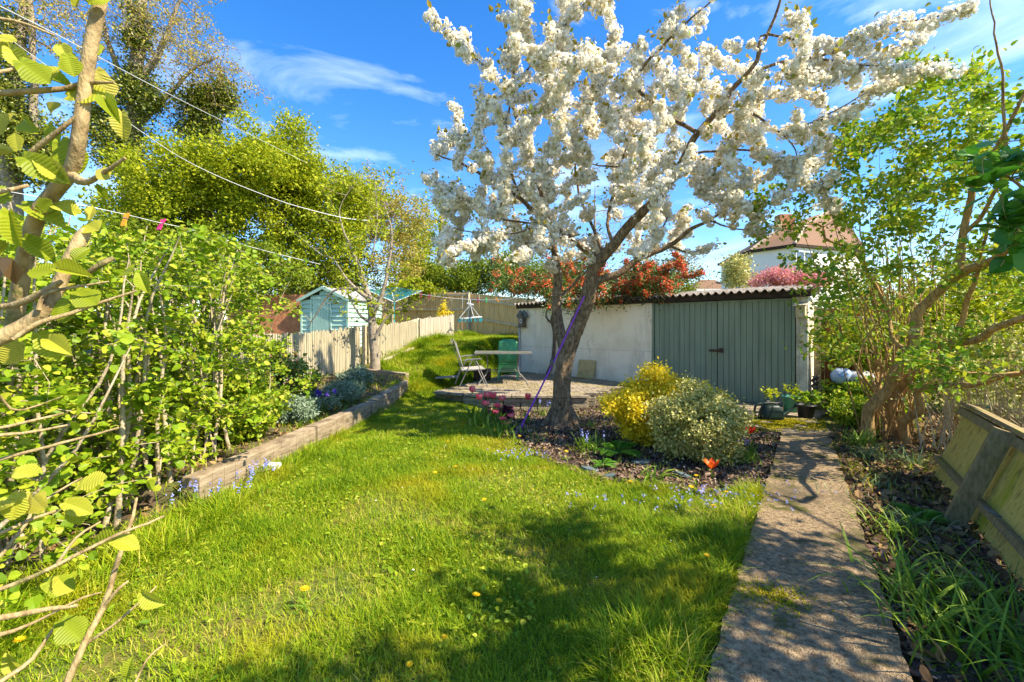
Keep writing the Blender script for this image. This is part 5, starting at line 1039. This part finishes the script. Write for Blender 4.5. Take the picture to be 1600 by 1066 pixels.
for px, py, lb in [(752, 668, 'broad leaved tulip foliage at the left of the pink bunch'), (772, 672, 'broad leaved tulip foliage under the middle of the pink bunch'), (790, 682, 'broad leaved tulip foliage at the front of the pink bunch')]:
    q = gp(px, py); clump('tulip_foliage', q[0], q[1], 22, .27, .034, lb, 'strap_leaf', .35, None, None, spread=.1, lean=.25)
p = P3(824, 625, 6.9); z = hh(p[0], 6.9); k = copy_tree(pt[1], (p[0], 6.9, z), 1, 1, 'lone pink tulip between the strap and the cherry trunk'); k.scale = (1, 1, (p[2] - z) / .33); del k['group']
p = P3(1150, 645, 5.5); tulip((p[0], 5.5, 0), .36, 'tulip_red', 'open red tulip at the back right edge of the silver bush', None, .25, 5)
p = P3(1171, 679, 4.9); tulip((p[0], 4.9, 0), max(.12, p[2]), 'tulip_red', 'open red tulip beside the path in front of the moss', None, .25, 6)
p = P3(1112, 738, 4.35); k = tulip((p[0], 4.35, 0), .1, 'tulip_orange', 'wide open orange tulip low at the front of the silver bush', None, .42, 7); k.scale = (.95, .95, 1)
# ---------------------------------------------------------------- grass
r = np.random.default_rng(81)
g = G()
def blades(n, poly, lo, hi, w, dens=None, seg=3):
    pn = lambda x, y: np.sin(x * 2.3 + 1.7 * np.sin(y * 1.9)) * np.cos(y * 2.9 + 1.3 * np.sin(x * 2.1)); q = inpoints(poly, n, r, (lambda x, y: (dens(x, y) if dens else 1.0) * np.clip(.75 - .65 * pn(x, y), .3, 1))); x, y = q[:, 0], q[:, 1]; z = H(x, y) - .014; a = r.uniform(0, 6.28, n); tuft = .5 + .5 * np.sin(x * 5.1 + 2 * np.sin(y * 3.7)) * np.cos(y * 4.3 + x); tall = .75 + .55 * tuft + .5 * sms(.6, 1.0, tuft) * r.random(n)
    ribbons(g, np.c_[x, y, z], np.stack([np.cos(a), np.sin(a), 0 * a], -1), r.uniform(lo, hi, n) * tall, w * r.uniform(.7, 1.3, n), .95, r.uniform(.05, 1.1, n), r.uniform(.05, .7, n), np.clip(r.beta(1.7, 2.0, n) + .16 * pn(x, y) - .08 * (tuft > .8), 0, 1), seg)
ny = lambda y0, y1: [p for p in [(-2.8, y0), (1.9, y0), (2.4, y1), (-2.8, y1)]]
def lawn_part(y0, y1): return lambda x, y: ((y >= y0) & (y < y1)) * 1.0
blades(62000, LAWN, .035, .075, .0034, lambda x, y: (y < 2.8) * 1.0); blades(95000, LAWN, .035, .08, .0042, lambda x, y: ((y >= 2.8) & (y < 5)) * 1.0); blades(90000, LAWN, .04, .085, .0065, lambda x, y: ((y >= 5) & (y < 9)) * 1.0, 2); blades(80000, LAWN, .06, .14, .011, lambda x, y: (y >= 9) * 1.0, 2)
EDGE = [(.5, 1.5), (.74, 1.8), (2.3, 4.0), (2.05, 4.0), (.35, 1.9)]; blades(9000, EDGE, .07, .17, .005); LE = [(-2.85, 1.3), (-2.3, 1.3), (-2.2, 4), (-2.4, 6), (-2.25, 9), (-2.45, 9), (-2.6, 4.2), (-2.85, 3.2)]; blades(14000, LE, .07, .2, .006)
FE = [(-3.3, 10.4), (-2.75, 13), (-1.98, 15), (-1.75, 17.5), (.3, 16.6), (.3, 16.2), (-1.6, 16.9), (-1.75, 15), (-2.5, 12.9), (-3.0, 10.4)]; blades(9000, FE, .1, .3, .012)
blades(2200, BED, .05, .13, .006); blades(3500, RBED, .05, .16, .006); blades(9000, LBED, .05, .16, .007)
tag(ob('grass', g, 'grass'), 'long bright green lawn grass', 'grass', kind='stuff')
# low weeds in the lawn, mulch chips, dead leaves, moss
g = G(); q = inpoints(LAWN, 5200, r, lambda x, y: (y < 6.5) * (.15 + .85 * (np.sin(x * 3 + y) * np.cos(y * 2.3) > .2))); leaves(g, np.c_[q, H(q[:, 0], q[:, 1]) + .02], None if False else nrm(r.normal(0, 1, (len(q), 3)) * EE(1, 1, .2)), .028, T_OVAL, r, (0, 0, 2.5), 1, .008)
tag(ob('lawn_weeds', g, 'hazel_leaf'), 'small clover and weed leaves among the grass', 'weeds', kind='stuff')
T_CHIP = (EE([-.5, -.2, 0], [.5, -.25, .05], [.45, .22, .0], [-.45, .2, .06], [-.4, -.1, -.2], [.4, .1, -.2]), [np.array([[0, 1, 2, 3]]), np.array([[0, 4, 1], [2, 5, 3]])])
g = G(); q = inpoints(BED, 15000, r); leaves(g, np.c_[q, H(q[:, 0], q[:, 1]) + .008], nrm(r.normal(0, 1, (len(q), 3)) * EE(1, 1, .3)), .04, T_CHIP, r, (0, 0, 1.6), 1, .006, .5)
q = inpoints(RBED, 9000, r); leaves(g, np.c_[q, H(q[:, 0], q[:, 1]) + .008], nrm(r.normal(0, 1, (len(q), 3)) * EE(1, 1, .3)), .04, T_CHIP, r, (0, 0, 1.6), 1, .006, .5)
tag(ob('bark_chips', g, 'chips'), 'brown bark mulch chips over the beds', 'mulch', kind='stuff')
g = G(); q = inpoints(RBED, 5200, r); leaves(g, np.c_[q, H(q[:, 0], q[:, 1]) + .02], nrm(r.normal(0, 1, (len(q), 3)) * EE(1, 1, .3)), .055, T_OVAL, r, (0, 0, 1.3), 1, .01, .4)
q = inpoints(LBED, 3500, r); leaves(g, np.c_[q, H(q[:, 0], q[:, 1]) + .012], nrm(r.normal(0, 1, (len(q), 3)) * EE(1, 1, .3)), .05, T_OVAL, r, (0, 0, 1.3), 1, .01, .4)
q = inpoints(BED, 900, r); leaves(g, np.c_[q, H(q[:, 0], q[:, 1]) + .015], nrm(r.normal(0, 1, (len(q), 3)) * EE(1, 1, .3)), .045, T_OVAL, r, (0, 0, 1.3), 1, .008, .4)
tag(ob('leaf_litter', g, 'dead_leaf'), 'dry brown leaf litter under the shrubs', 'leaf litter', kind='stuff')
g = G(); q = r.normal(0, 1, (16000, 2)) * EE(.5, .26) + EE(4.15, 6.75); kk = inpoly(q[:, 0], q[:, 1], [(3.45, 6.2), (4.5, 6.2), (5.1, 7.1), (4.6, 7.4), (3.3, 7.25)]) & (np.sin(q[:, 0] * 9) * np.cos(q[:, 1] * 11) > -.6); q = q[kk]
q2 = r.normal(0, 1, (2600, 2)) * EE(.13, .07) + EE(1.37, 2.4) + .05 * np.sin(r.normal(0, 4, (2600, 2))); q3 = r.normal(0, 1, (3500, 2)) * EE(.3, .03) + EE(3.2, 4.95); q4 = r.uniform(0, 1, (1800, 2)) * EE(4.2, .02) + EE(-1.0, 8.9)
q = np.vstack([q, q2]); a = r.uniform(0, 6.28, len(q)); ribbons(g, np.c_[q, np.full(len(q), .022)], np.stack([np.cos(a), np.sin(a), 0 * a], -1), r.uniform(.012, .03, len(q)), .012, .8, .6, .2, r.random(len(q)), 1)
q = inpoints(PAT, 9000, r, lambda x, y: (np.abs(np.sin(y * 14 + x)) < .25) * (np.sin(x * 3 + y * 2) > -.2) * 1.0); a = r.uniform(0, 6.28, len(q)); ribbons(g, np.c_[q, np.full(len(q), .18)], np.stack([np.cos(a), np.sin(a), 0 * a], -1), r.uniform(.012, .03, len(q)), .014, .7, .6, .2, r.random(len(q)), 1)
tag(ob('moss', g, 'moss'), 'yellow green moss on the concrete and between the paving', 'moss', kind='stuff')
g = G(); q = np.vstack([r.normal(0, 1, (60, 2)) * EE(.35, .12) + EE(1.9, 3.85), r.normal(0, 1, (36, 2)) * EE(.2, .1) + EE(.1, 5.1), r.normal(0, 1, (30, 2)) * EE(.4, .15) + EE(1.3, 3.75)]); pos = np.repeat(np.c_[q, H(q[:, 0], q[:, 1]) + .05], 4, 0) + r.normal(0, .012, (len(q) * 4, 3)); stamp(g, tmpl_flower(5, .1, .5, False), pos, frames(len(pos), r, (0, -.4, 1.5)), .008, r.random(len(pos)))
tag(ob('forget_me_nots', g, 'blue_flower'), 'tiny pale blue forget-me-not flowers along the edge of the bed', 'flowers', kind='stuff')
g = G(); q = np.vstack([r.normal(0, 1, (1500, 2)) * EE(1.3, 1.2) + EE(.4, 6.9), r.normal(0, 1, (500, 2)) * EE(1.2, 1.0) + EE(1.9, 4.6)]); q = q[inpoly(q[:, 0], q[:, 1], LAWN) | inpoly(q[:, 0], q[:, 1], BED)]; leaves(g, np.c_[q, H(q[:, 0], q[:, 1]) + .035], nrm(r.normal(0, 1, (len(q), 3)) * EE(1, 1, .2)), .014, T_DIA, r, (0, 0, 3), 1, .01)
tag(ob('fallen_petals', g, 'blossom'), 'white cherry petals fallen on the grass and mulch', 'petals', kind='stuff')
# dandelions
dn_ = [(405, 718, 'beside the white scrap at the sleeper end'), (745, 672, 'in the shade left of the purple strap'), (476, 944, 'largest in the sunny left part of the lawn'), (694, 1015, 'in the shade at the bottom middle, bigger of the pair'), (744, 952, 'left one of two side by side in the shaded lawn'), (640, 1060, 'cut by the bottom edge of the photo'),
       (780, 958, 'right one of two side by side in the shaded lawn'), (757, 794, 'at the edge of the shade in mid lawn'), (846, 812, 'on the shaded patch below the mulch bed'), (904, 831, 'lone one right of centre in the shade'), (812, 688, 'at the foot of the purple strap'), (850, 706, 'at the grass edge just below the tree'),
       (885, 715, 'on the mulch edge in front of the cherry'), (985, 764, 'near the front bulb clump'), (1088, 754, 'just below the orange tulip'), (1080, 774, 'among forget-me-nots below the silver bush'), (1135, 779, 'close to the path among the forget-me-nots'), (1115, 805, 'in long grass near the path'),
       (958, 1034, 'small one low in the shade towards the path'), (712, 740, 'left one of the far pair in the sun'), (680, 748, 'far one in the sun at mid lawn'), (700, 694, 'farthest one in the sunny lawn'), (30, 1025, 'under the hazel twigs in the bottom left corner'), (1105, 886, 'in the tall shaded grass by the path')]
k0 = None
for i, (px, py, lb) in enumerate(dn_):
    q = gp(px, py + 4); lb = 'yellow dandelion ' + lb
    if k0 is None:
        k0 = thing('dandelion', q, lb, 'flower', 'dandelions in the lawn'); g = G(); g.tube([q, q + EE(.004, 0, .04), q + EE(.0, 0, .075)], .002, 5); ob('stem', g, 'strap_leaf', k0)
        g = G(); pp = np.tile(q + EE(0, 0, .078), (3, 1)); stamp(g, tmpl_flower(12, .15, .18), pp, frames(3, r, (0, -.3, 6)), EE(.021, .018, .013), r.random(3)); ob('flower_head', g, 'dandelion', k0)
        g = G(); n = 7; a = r.uniform(0, 6.28, n); ribbons(g, np.tile(q, (n, 1)), np.stack([np.cos(a), np.sin(a), 0 * a], -1), .08, .011, .35, .8, .2, r.random(n), 4); ob('leaves', g, 'strap_leaf', k0)
    else: copy_tree(k0, q, r.uniform(0, 6), r.uniform(.75, 1.25), lb)
# slate pieces in the bed
for px, py, a, sx, lb in [(922, 733, -.5, .2, 'dark slate piece left of the bulb clump'), (952, 744, .4, .13, 'small slate chip near the front of the bed'), (1000, 722, .1, .25, 'flat slate lying under the silver bush'), (1068, 742, -.7, .18, 'dark slate leaning by the orange tulip'), (803, 676, .3, .14, 'grey stone at the foot of the purple strap')]:
    q = gp(px, py, .02); g = G(); n = 9; th = np.linspace(0, 2 * math.pi, n, endpoint=False); rr_ = sx * .5 * r.uniform(.75, 1.1, n); po = np.c_[q[0] + rr_ * np.cos(th), q[1] + rr_ * .55 * np.sin(th)]; g.prism(po, q[2] - .015, q[2] + .012); V = g.V[0]; V[:, 2] += (V[:, 0] - q[0]) * a * .4
    tag(ob('slate_piece', g, 'slate', bevel=.003), lb, 'stone', 'slate pieces in the bed')
# ---------------------------------------------------------------- garden furniture on the patio
zp = .19
def chair():
    c = P3(738, 606, 9.6); k = thing('folding_chair', (c[0], 9.75, zp), 'grey metal folding armchair with pale sling seat at the left of the patio', 'chair'); q = lambda px, py, dy: P3(px, py, 9.6 + dy)
    def rod(name, pts, R=.012, m_='metal'): g = G(); g.tube([q(*p) for p in pts], R, 8); return ob(name, g, m_, k, True)
    for dy in (0, .48):
        s_ = dy * 12; o = 0
        f = lambda x, y: (x - (6 if dy else 0), y - (6 if dy else 0), dy)
        rod('leg', [f(717, 606), f(734, 570), f(738, 562)]); rod('leg', [f(763, 606), f(749, 574), f(744, 564)]); 
        g = G(); g.tube([q(*f(724, 564)), q(*f(735, 562)), q(*f(752, 561))], .016, 8); ob('armrest', g, 'metal', k, True)
        rod('back_frame', [f(705, 538), f(707, 533), f(712, 535), f(724, 577)] if not dy else [f(711, 539), f(713, 535), f(716, 540), f(728, 578)])
    rod('leg', [(711, 600, .1), (719, 576, .05)]); rod('leg', [(757, 600, .5), (745, 574, .4)])
    g = G(); pts = [q(706, 536, .02), q(704, 530, .46), q(719, 572, .5), q(722, 577, .02)]; n = nrm(np.cross(pts[1] - pts[0], pts[3] - pts[0])); g.add([*pts, *[p + n * .008 for p in pts]], [np.array([[0, 1, 2, 3], [7, 6, 5, 4], [0, 4, 5, 1], [1, 5, 6, 2], [2, 6, 7, 3], [3, 7, 4, 0]])]); ob('backrest', g, 'sling', k)
    g = G(); pts = [q(722, 579, .02), q(719, 574, .48), q(752, 571, .48), q(758, 576, .02)]; g.add([*pts, *[p - EE(0, 0, .014) for p in pts]], [np.array([[0, 1, 2, 3], [7, 6, 5, 4], [0, 4, 5, 1], [1, 5, 6, 2], [2, 6, 7, 3], [3, 7, 4, 0]])]); ob('seat', g, 'sling', k)
    rod('seat_rail', [(722, 580, 0), (758, 577, 0)], .011); rod('seat_rail', [(758, 577, 0), (752, 571, .48)], .011)
chair()
k = thing('garden_table', (-.2, 10.4, zp), 'rectangular patio table with thin top and curved metal legs', 'table'); tt = .74 + zp; tc_ = EE(-.22, 10.4); tu = nrm(EE(1, .05)); tv = EE(-tu[1], tu[0]); TP = lambda a, b, z: np.array([*(tc_ + tu * a + tv * b), z])
g = G(); g.box(TP(0, 0, tt), (1.3, .82, .012), [[*tu, 0], [*tv, 0], [0, 0, 1]]); ob('table_top', g, 'glass_top', k)
g = G(); c4_ = [TP(-.65, -.41, tt - .01), TP(.65, -.41, tt - .01), TP(.65, .41, tt - .01), TP(-.65, .41, tt - .01)]
for i in range(4): g.bar(c4_[i], c4_[(i + 1) % 4], .03, .035)
ob('top_frame', g, 'metal', k)
for sx, sy in ((-1, -1), (1, -1), (1, 1), (-1, 1)):
    g = G(); Q = spl([np.r_[TP(sx * .38, sy * .2, tt - .03), .013], np.r_[TP(sx * .36, sy * .18, zp + .45), .013], np.r_[TP(sx * .38, sy * .2, zp + .25), .013], np.r_[TP(sx * .5, sy * .3, zp + .12), .013], np.r_[TP(sx * .58, sy * .36, zp), .013]], .05); g.tube(Q[:, :3], .012, 8); ob('leg', g, 'metal', k, True)
g = G(); g.tube([TP(-.37, -.19, zp + .3), TP(.37, -.19, zp + .3), TP(.37, .19, zp + .3), TP(-.37, .19, zp + .3), TP(-.37, -.19, zp + .3)], .009, 6); ob('brace', g, 'metal', k)
# green chair standing behind the table, back towards us
k = thing('green_chair', (-.1, 11.3, zp), 'green plastic high-back garden chair behind the patio table', 'chair'); gc = EE(-.1, 11.3); 
def curved(w, h, z0, y0, lean, th, bow, m_=9):
    g = G(); u = np.linspace(-.5, .5, m_); v = np.linspace(0, 1, 7); V = []
    for s_ in (0, 1):
        for b in v:
            ww = w * (1 - .12 * max(0, b - .75) * 4 * .6); 
            for a in u: V.append([gc[0] + a * ww, gc[1] + y0 - lean * b + bow * (a * 2) ** 2 * -1 + s_ * th, z0 + h * b - (.05 * (abs(a) * 2) ** 4 if b == 1 else 0)])
    F = []
    K = m_ * 7
    for i in range(6):
        for j in range(m_ - 1): a = i * m_ + j; F += [[a, a + 1, a + 1 + m_, a + m_], [K + a, K + a + m_, K + a + 1 + m_, K + a + 1]]
    for j in range(m_ - 1): a = 6 * m_ + j; F += [[a, a + 1, K + a + 1, K + a]]; F += [[j, K + j, K + j + 1, j + 1]]
    for i in range(6): a = i * m_; F += [[a, a + m_, K + a + m_, K + a]]; a = i * m_ + m_ - 1; F += [[a, K + a, K + a + m_, a + m_]]
    return g.add(V, np.array(F))
ob('backrest', curved(.5, .62, zp + .4, -.2, -.12, .03, .05), 'green_plastic', k, True)
g = G(); g.box([gc[0], gc[1] - .0, zp + .4], (.5, .48, .035)); ob('seat', g, 'green_plastic', k, bevel=.01)
g = G(); g.box([gc[0], gc[1] - .22, zp + .28], (.48, .03, .2)); ob('apron', g, 'green_plastic', k, bevel=.01)
for sx in (-1, 1):
    for sy in (-1, 1): g = G(); g.bar([gc[0] + sx * .22, gc[1] + sy * .2, zp + .39], [gc[0] + sx * .25, gc[1] + sy * .24, zp], .05, .04, (0, 1, 0)); ob('leg', g, 'green_plastic', k)
    g = G(); g.bar([gc[0] + sx * .27, gc[1] - .22, zp + .62], [gc[0] + sx * .27, gc[1] + .2, zp + .6], .05, .025); ob('armrest', g, 'green_plastic', k, bevel=.006)
g = G(); g.box((-.75, 11.0, .33), (.42, .3, .27)); tag(ob('crate', g, 'dark_wood', bevel=.01), 'low brown box beside the green chair behind the table', 'box')
g = G(); po = P3(698, 588, 10.0); g.box(po + EE(0, 0, -.02), (.5, .35, .02), [nrm(EE(1, .1, .05)), nrm(EE(-.1, 1, 0)), EE(0, 0, 1)]); tag(ob('grey_cloth', g, 'metal', bevel=.004), 'crumpled grey cover lying on the grass left of the folding chair', 'cover')
# rotary clothes dryer behind the fence
pp = P3(616, 508, 15); zt_ = P3(616, 470, 15)[2]; k = thing('rotary_dryer', (pp[0], 15, .9), 'open rotary clothes dryer with teal lines behind the paling fence', 'clothes dryer')
g = G(); g.tube([EE(pp[0], 15, .85), EE(pp[0], 15, zt_ + .1)], .025, 8); ob('pole', g, 'teal', k); hub = EE(pp[0], 15, zt_ - .05); arms = []
for i in range(4):
    a = R_(20 + 90 * i); e = hub + EE(math.cos(a) * .95, math.sin(a) * .95, .42); arms.append(e); g = G(); g.tube([hub, e], .014, 6); ob('arm', g, 'line_white', k)
g = G()
for f in np.linspace(.3, 1, 9):
    for i in range(4): a_ = hub + (arms[i] - hub) * f; b_ = hub + (arms[(i + 1) % 4] - hub) * f; g.tube([a_, (a_ + b_) / 2 - EE(0, 0, .03), b_], .0055, 4)
ob('line', g, 'teal', k)
# washing lines; pegs hang on them
def cable(P, sag, R, n=24):
    P = [np.asarray(p, float) for p in P]; o = []
    for i in range(len(P) - 1):
        u = np.linspace(0, 1, n)[:, None]; o.append(P[i] + (P[i + 1] - P[i]) * u - EE(0, 0, 1) * sag * 4 * u * (1 - u))
    return np.vstack(o)
Lw = np.array([P3(*a) for a in [(-60, 5, 1.6), (0, 50, 1.75), (100, 122, 2.1), (195, 188, 2.6), (300, 256, 3.4), (400, 300, 4.8), (470, 324, 6.6), (540, 341, 9.5), (580, 345, 11)]]); Q = spl(np.c_[Lw, np.full(len(Lw), .0035)], .15); g = G(); g.tube(Q[:, :3], .0016 + .0007 * (Q[:, 1] - 1.6), 6)
tag(ob('washing_line', g, 'line_white'), 'upper white washing line sagging from the top left towards the small bare tree', 'washing line')
Lw = np.array([P3(*a) for a in [(-40, 290, 2.2), (100, 315, 2.6), (195, 335, 3.0), (253, 349, 3.4), (291, 357, 3.8), (360, 377, 4.8), (430, 396, 6.5), (500, 413, 9)]]); Q2 = spl(np.c_[Lw, np.full(len(Lw), .0035)], .15); g = G(); g.tube(Q2[:, :3], .0014 + .0006 * (Q2[:, 1] - 2), 6)
tag(ob('washing_line', g, 'line_white'), 'lower white washing line carrying three clothes pegs', 'washing line')
g = G(); Lw = np.array([P3(*a) for a in [(-20, 0, 2.4), (100, 60, 3), (250, 140, 4.2), (400, 215, 7), (480, 255, 11)]]); g.tube(spl(np.c_[Lw, np.zeros(5)], .3)[:, :3], .003, 5); tag(ob('washing_line', g, 'line_white'), 'thin faint line highest across the ivy-clad trees', 'washing line')
def peg(p, m_, lb, sc_=1, rz=0, tl=.3, name='clothes_peg', group=None):
    k = thing(name, p, lb, 'clothes peg', group); p = EE(*p); dn2 = nrm(EE(math.sin(tl), 0, -math.cos(tl)))
    for s_ in (-1, 1):
        g = G(); o = EE(.006 * s_ * sc_, .0, 0); g.bar(p + o * 1.8 - dn2 * .028 * sc_, p + o * .6 + dn2 * .01 * sc_, .012 * sc_, .007 * sc_, (0, 1, 0)); g.bar(p + o * .6 + dn2 * .01 * sc_, p + o * 1.2 + dn2 * .045 * sc_, .012 * sc_, .008 * sc_, (0, 1, 0)); ob('prong', g, m_, k, bevel=.001)
    g = G(); g.tube([p - EE(.012, 0, 0) * sc_, p + EE(.012, 0, 0) * sc_], .005 * sc_, 8); ob('spring', g, 'metal', k)
    return k
peg(P3(196, 341, 3.0), 'peg_orange', 'orange clothes peg on the lower washing line', 1.25, tl=-.3); peg(P3(253, 349, 3.4), 'peg_pink', 'left pink clothes peg on the lower washing line', 1.25, tl=-.5); peg(P3(290, 362, 3.8), 'peg_pink', 'right pink clothes peg on the lower washing line', 1.3, tl=.5)
# far line along the fence with the hanging peg airer
fa = P3(646, 458, 14.5); fb = P3(745, 461, 14.6); fc = P3(812, 466, 12.9); fd = P3(735, 468, 14.6)
g = G(); g.tube(cable([fa, fd, fc], .03, .005), .006, 5); tag(ob('washing_line', g, 'line_white'), 'far washing line in front of the back fence', 'washing line')
for px, m_, lb in [(658, 'peg_maroon', 'maroon peg on the far washing line, leftmost of the dark red ones'), (671, 'peg_maroon', 'maroon peg on the far washing line beside the climber'), (762, 'peg_green', 'green peg on the far washing line right of the airer'), (748, 'peg_maroon', 'maroon peg on the far washing line between airer and green peg'), (779, 'peg_orange', 'orange peg on the far washing line nearest the garage')]:
    f = (px - 646) / (735 - 646) if px < 735 else 0; p = fa + (fd - fa) * f if px < 735 else fd + (fc - fd) * ((px - 735) / (812 - 735)); p = p - EE(0, 0, .02); peg(p, m_, lb, 2.0, tl=r.normal(0, .4), group='pegs on the far washing line')
k = thing('peg_airer', fd - EE(0, 0, .75), 'round hanging peg airer with teal pegs below the far washing line', 'airer'); g = G(); ap = fd - EE(0, 0, .18); rc = fd - EE(0, 0, .62); th = np.linspace(0, 2 * math.pi, 25)
g.tube([fd, ap], .012, 6); g.box(fd - EE(0, 0, .15), (.22, .04, .05), [nrm(EE(1, 0, -.25)), EE(0, 1, 0), nrm(EE(.25, 0, 1))]); ob('hook', g, 'line_white', k)
g = G()
for a in (0, 1.57, 3.14, 4.71): g.tube([ap, rc + EE(math.cos(a + .4) * .37, math.sin(a + .4) * .37, 0)], .007, 5)
ob('cord', g, 'line_white', k); g = G(); g.tube(np.stack([rc[0] + .38 * np.cos(th), rc[1] + .38 * np.sin(th), np.full(25, rc[2])], -1) + EE(0, 0, .03) * np.cos(th)[:, None], .016, 6); ob('ring', g, 'line_white', k)
for i in range(12):
    a = i * 2 * math.pi / 12; p = rc + EE(.38 * math.cos(a), .38 * math.sin(a), -.01); g = G(); g.bar(p, p - EE(.01, 0, .12), .04, .02, (0, 1, 0)); ob('peg', g, 'teal', k)
# ---------------------------------------------------------------- watering can and pots by the doors
wc = P3(1203, 658, 7.05); wx, wy = wc[0], 7.05; k = thing('watering_can', (wx, wy, .02), 'dark green plastic watering can standing on the apron, spout to the right', 'watering can'); g = G()
sec = [(0, .165, .085), (.02, .185, .1), (.05, .19, .105), (.14, .17, .1), (.2, .14, .09), (.235, .1, .075)]; V = []; n = 20
for i, (z, rx, ry) in enumerate(sec):
    for j in range(n):
        a = 2 * math.pi * j / n; cs, sn = math.cos(a), math.sin(a); V.append([wx + .02 + math.copysign(abs(cs) ** .5, cs) * rx, wy + math.copysign(abs(sn) ** .6, sn) * ry, .025 + z])
F = [[i * n + j, i * n + (j + 1) % n, (i + 1) * n + (j + 1) % n, (i + 1) * n + j] for i in range(len(sec) - 1) for j in range(n)]; g.add(V, [np.array(F), np.array([list(range((len(sec) - 1) * n, len(sec) * n))])]); ob('body', g, 'can_plastic', k, True)
g = G(); Q = spl([np.r_[wx + .14, wy, .07, .05], np.r_[wx + .22, wy, .1, .036], np.r_[wx + .31, wy, .16, .024], np.r_[wx + .4, wy, .235, .017]], .03); g.tube(Q[:, :3], Q[:, 3], 12); g.lathe((wx + .4, wy, .235), [(.018, 0), (.034, .03), (.034, .038), (.002, .045)], 14, [EE(0, 1, 0), nrm(EE(-.6, 0, .8)), nrm(EE(.8, 0, .6))]); ob('spout', g, 'can_plastic', k, True)
g = G(); Q = spl([np.r_[wx - .16, wy, .06, .016], np.r_[wx - .235, wy, .09, .017], np.r_[wx - .245, wy, .2, .018], np.r_[wx - .2, wy, .268, .019], np.r_[wx - .05, wy, .285, .019], np.r_[wx + .08, wy, .28, .018], np.r_[wx + .13, wy, .22, .016]], .03); g.tube(Q[:, :3] , Q[:, 3], 10); ob('handle', g, 'can_plastic', k, True)
g = G()
for i in range(5): g.bar([wx - .1 + i * .05, wy - .103 + .004 * abs(i - 2), .07], [wx - .04 + i * .05, wy - .1 + .004 * abs(i - 2), .16], .01, .008, (0, 1, 0))
ob('rib', g, 'can_plastic', k)
def pot(name, px, Y, R, hgt, m_, lb, leaf, nl, ls, wood='strap_leaf'):
    c = P3(px, 600, Y); x = c[0]; z = .02; k = thing(name, (x, Y, z), lb, 'plant pot'); g = G(); g.lathe((x, Y, z), [(.001, 0), (R * .75, 0), (R * .97, hgt * .9), (R * 1.06, hgt * .9), (R * 1.06, hgt), (R * .93, hgt), (R * .9, hgt * .88), (.001, hgt * .88)], 24); ob('pot', g, m_, k, True)
    g = G(); g.lathe((x, Y, z), [(.001, hgt * .9), (R * .9, hgt * .9)], 16); ob('soil', g, 'soil', k); g = G(); gs = G(); n = nl; p0_ = EE(x, Y, z + hgt * .9)
    for i in range(7): a = r.uniform(0, 6.28); q = p0_ + EE(math.cos(a) * R * .7, math.sin(a) * R * .7, r.uniform(.08, .2)); gs.tube([p0_ + r.normal(0, R * .2, 3) * EE(1, 1, 0), q], [.004, .002], 4); pp_ = q + r.normal(0, .03, (n // 7, 3)); leaves(g, pp_, nrm(r.normal(0, 1, pp_.shape)), ls, T_BROAD, r, (0, 0, 1.2), .5, .01)
    pl_ = ob('stems', gs, 'strap_leaf', k); ob('leaves', g, leaf, k)
pot('plant_pot', 1236, 7.75, .15, .27, 'pot_green', 'blue green pot with yellow green seedlings behind the watering can', 'lime_leaf', 90, .045)
pot('plant_pot', 1259, 7.2, .14, .22, 'pot_dark', 'dark plastic pot with a leafy plant right of the watering can', 'lilac_leaf', 130, .06)
pot('plant_pot', 1207, 7.6, .11, .2, 'pot_dark', 'small pot with a yellow green plant hidden behind the watering can', 'lime_leaf', 70, .05)
# clutter right of the garage
def sack(px, py, Y, sx, sy, sz, m_, lb, name='sack', cat='bag'):
    c = P3(px, py, Y); g = G(); rr = np.random.default_rng(int(px)); n, m2 = 16, 9; V = []
    for i in range(m2):
        ph_ = math.pi * (i / (m2 - 1)) ; 
        for j in range(n): a = 2 * math.pi * j / n; V.append(c + EE(sx * math.sin(ph_) ** .6 * math.cos(a), sy * math.sin(ph_) ** .6 * math.sin(a), -sz * math.cos(ph_)) * (1 + rr.normal(0, .05)))
    F = [[i * n + j, i * n + (j + 1) % n, (i + 1) * n + (j + 1) % n, (i + 1) * n + j] for i in range(m2 - 1) for j in range(n)]; g.add(V, np.array(F)); tag(ob(name, g, m_, smooth=True), lb, cat)
sack(1316, 588, 7.6, .18, .15, .14, mat('blue_bag', [(.1, .25, .45), (.55, .58, .6)], 6, 5, .5), 'blue and white plastic bag behind the plants right of the garage')
sack(1345, 592, 7.5, .22, .18, .13, mat('grey_bag', [(.3, .29, .28), (.55, .53, .5)], 6, 5, .6), 'grey sack next to the blue and white bag')
g = G(); th = np.linspace(0, 9, 60) * 2 * math.pi; cc_ = P3(1269, 590, 8.6)
for s_ in (0, 1):
    rows = [[cc_[0] + .02 * math.sin(z_ / .11 * 2 * math.pi) + .12 * a, 8.6 + .08 * a + s_ * .008, .05 + z_] for a in (0, 1, 2) for z_ in np.linspace(0, .5, 60)]; g.add(rows, np.array([[a * 60 + i, a * 60 + i + 1, (a + 1) * 60 + i + 1, (a + 1) * 60 + i] for a in range(2) for i in range(59)]))
tag(ob('corrugated_sheet', g, 'asbestos'), 'spare corrugated sheet standing on edge beside the garage pillar', 'sheet')
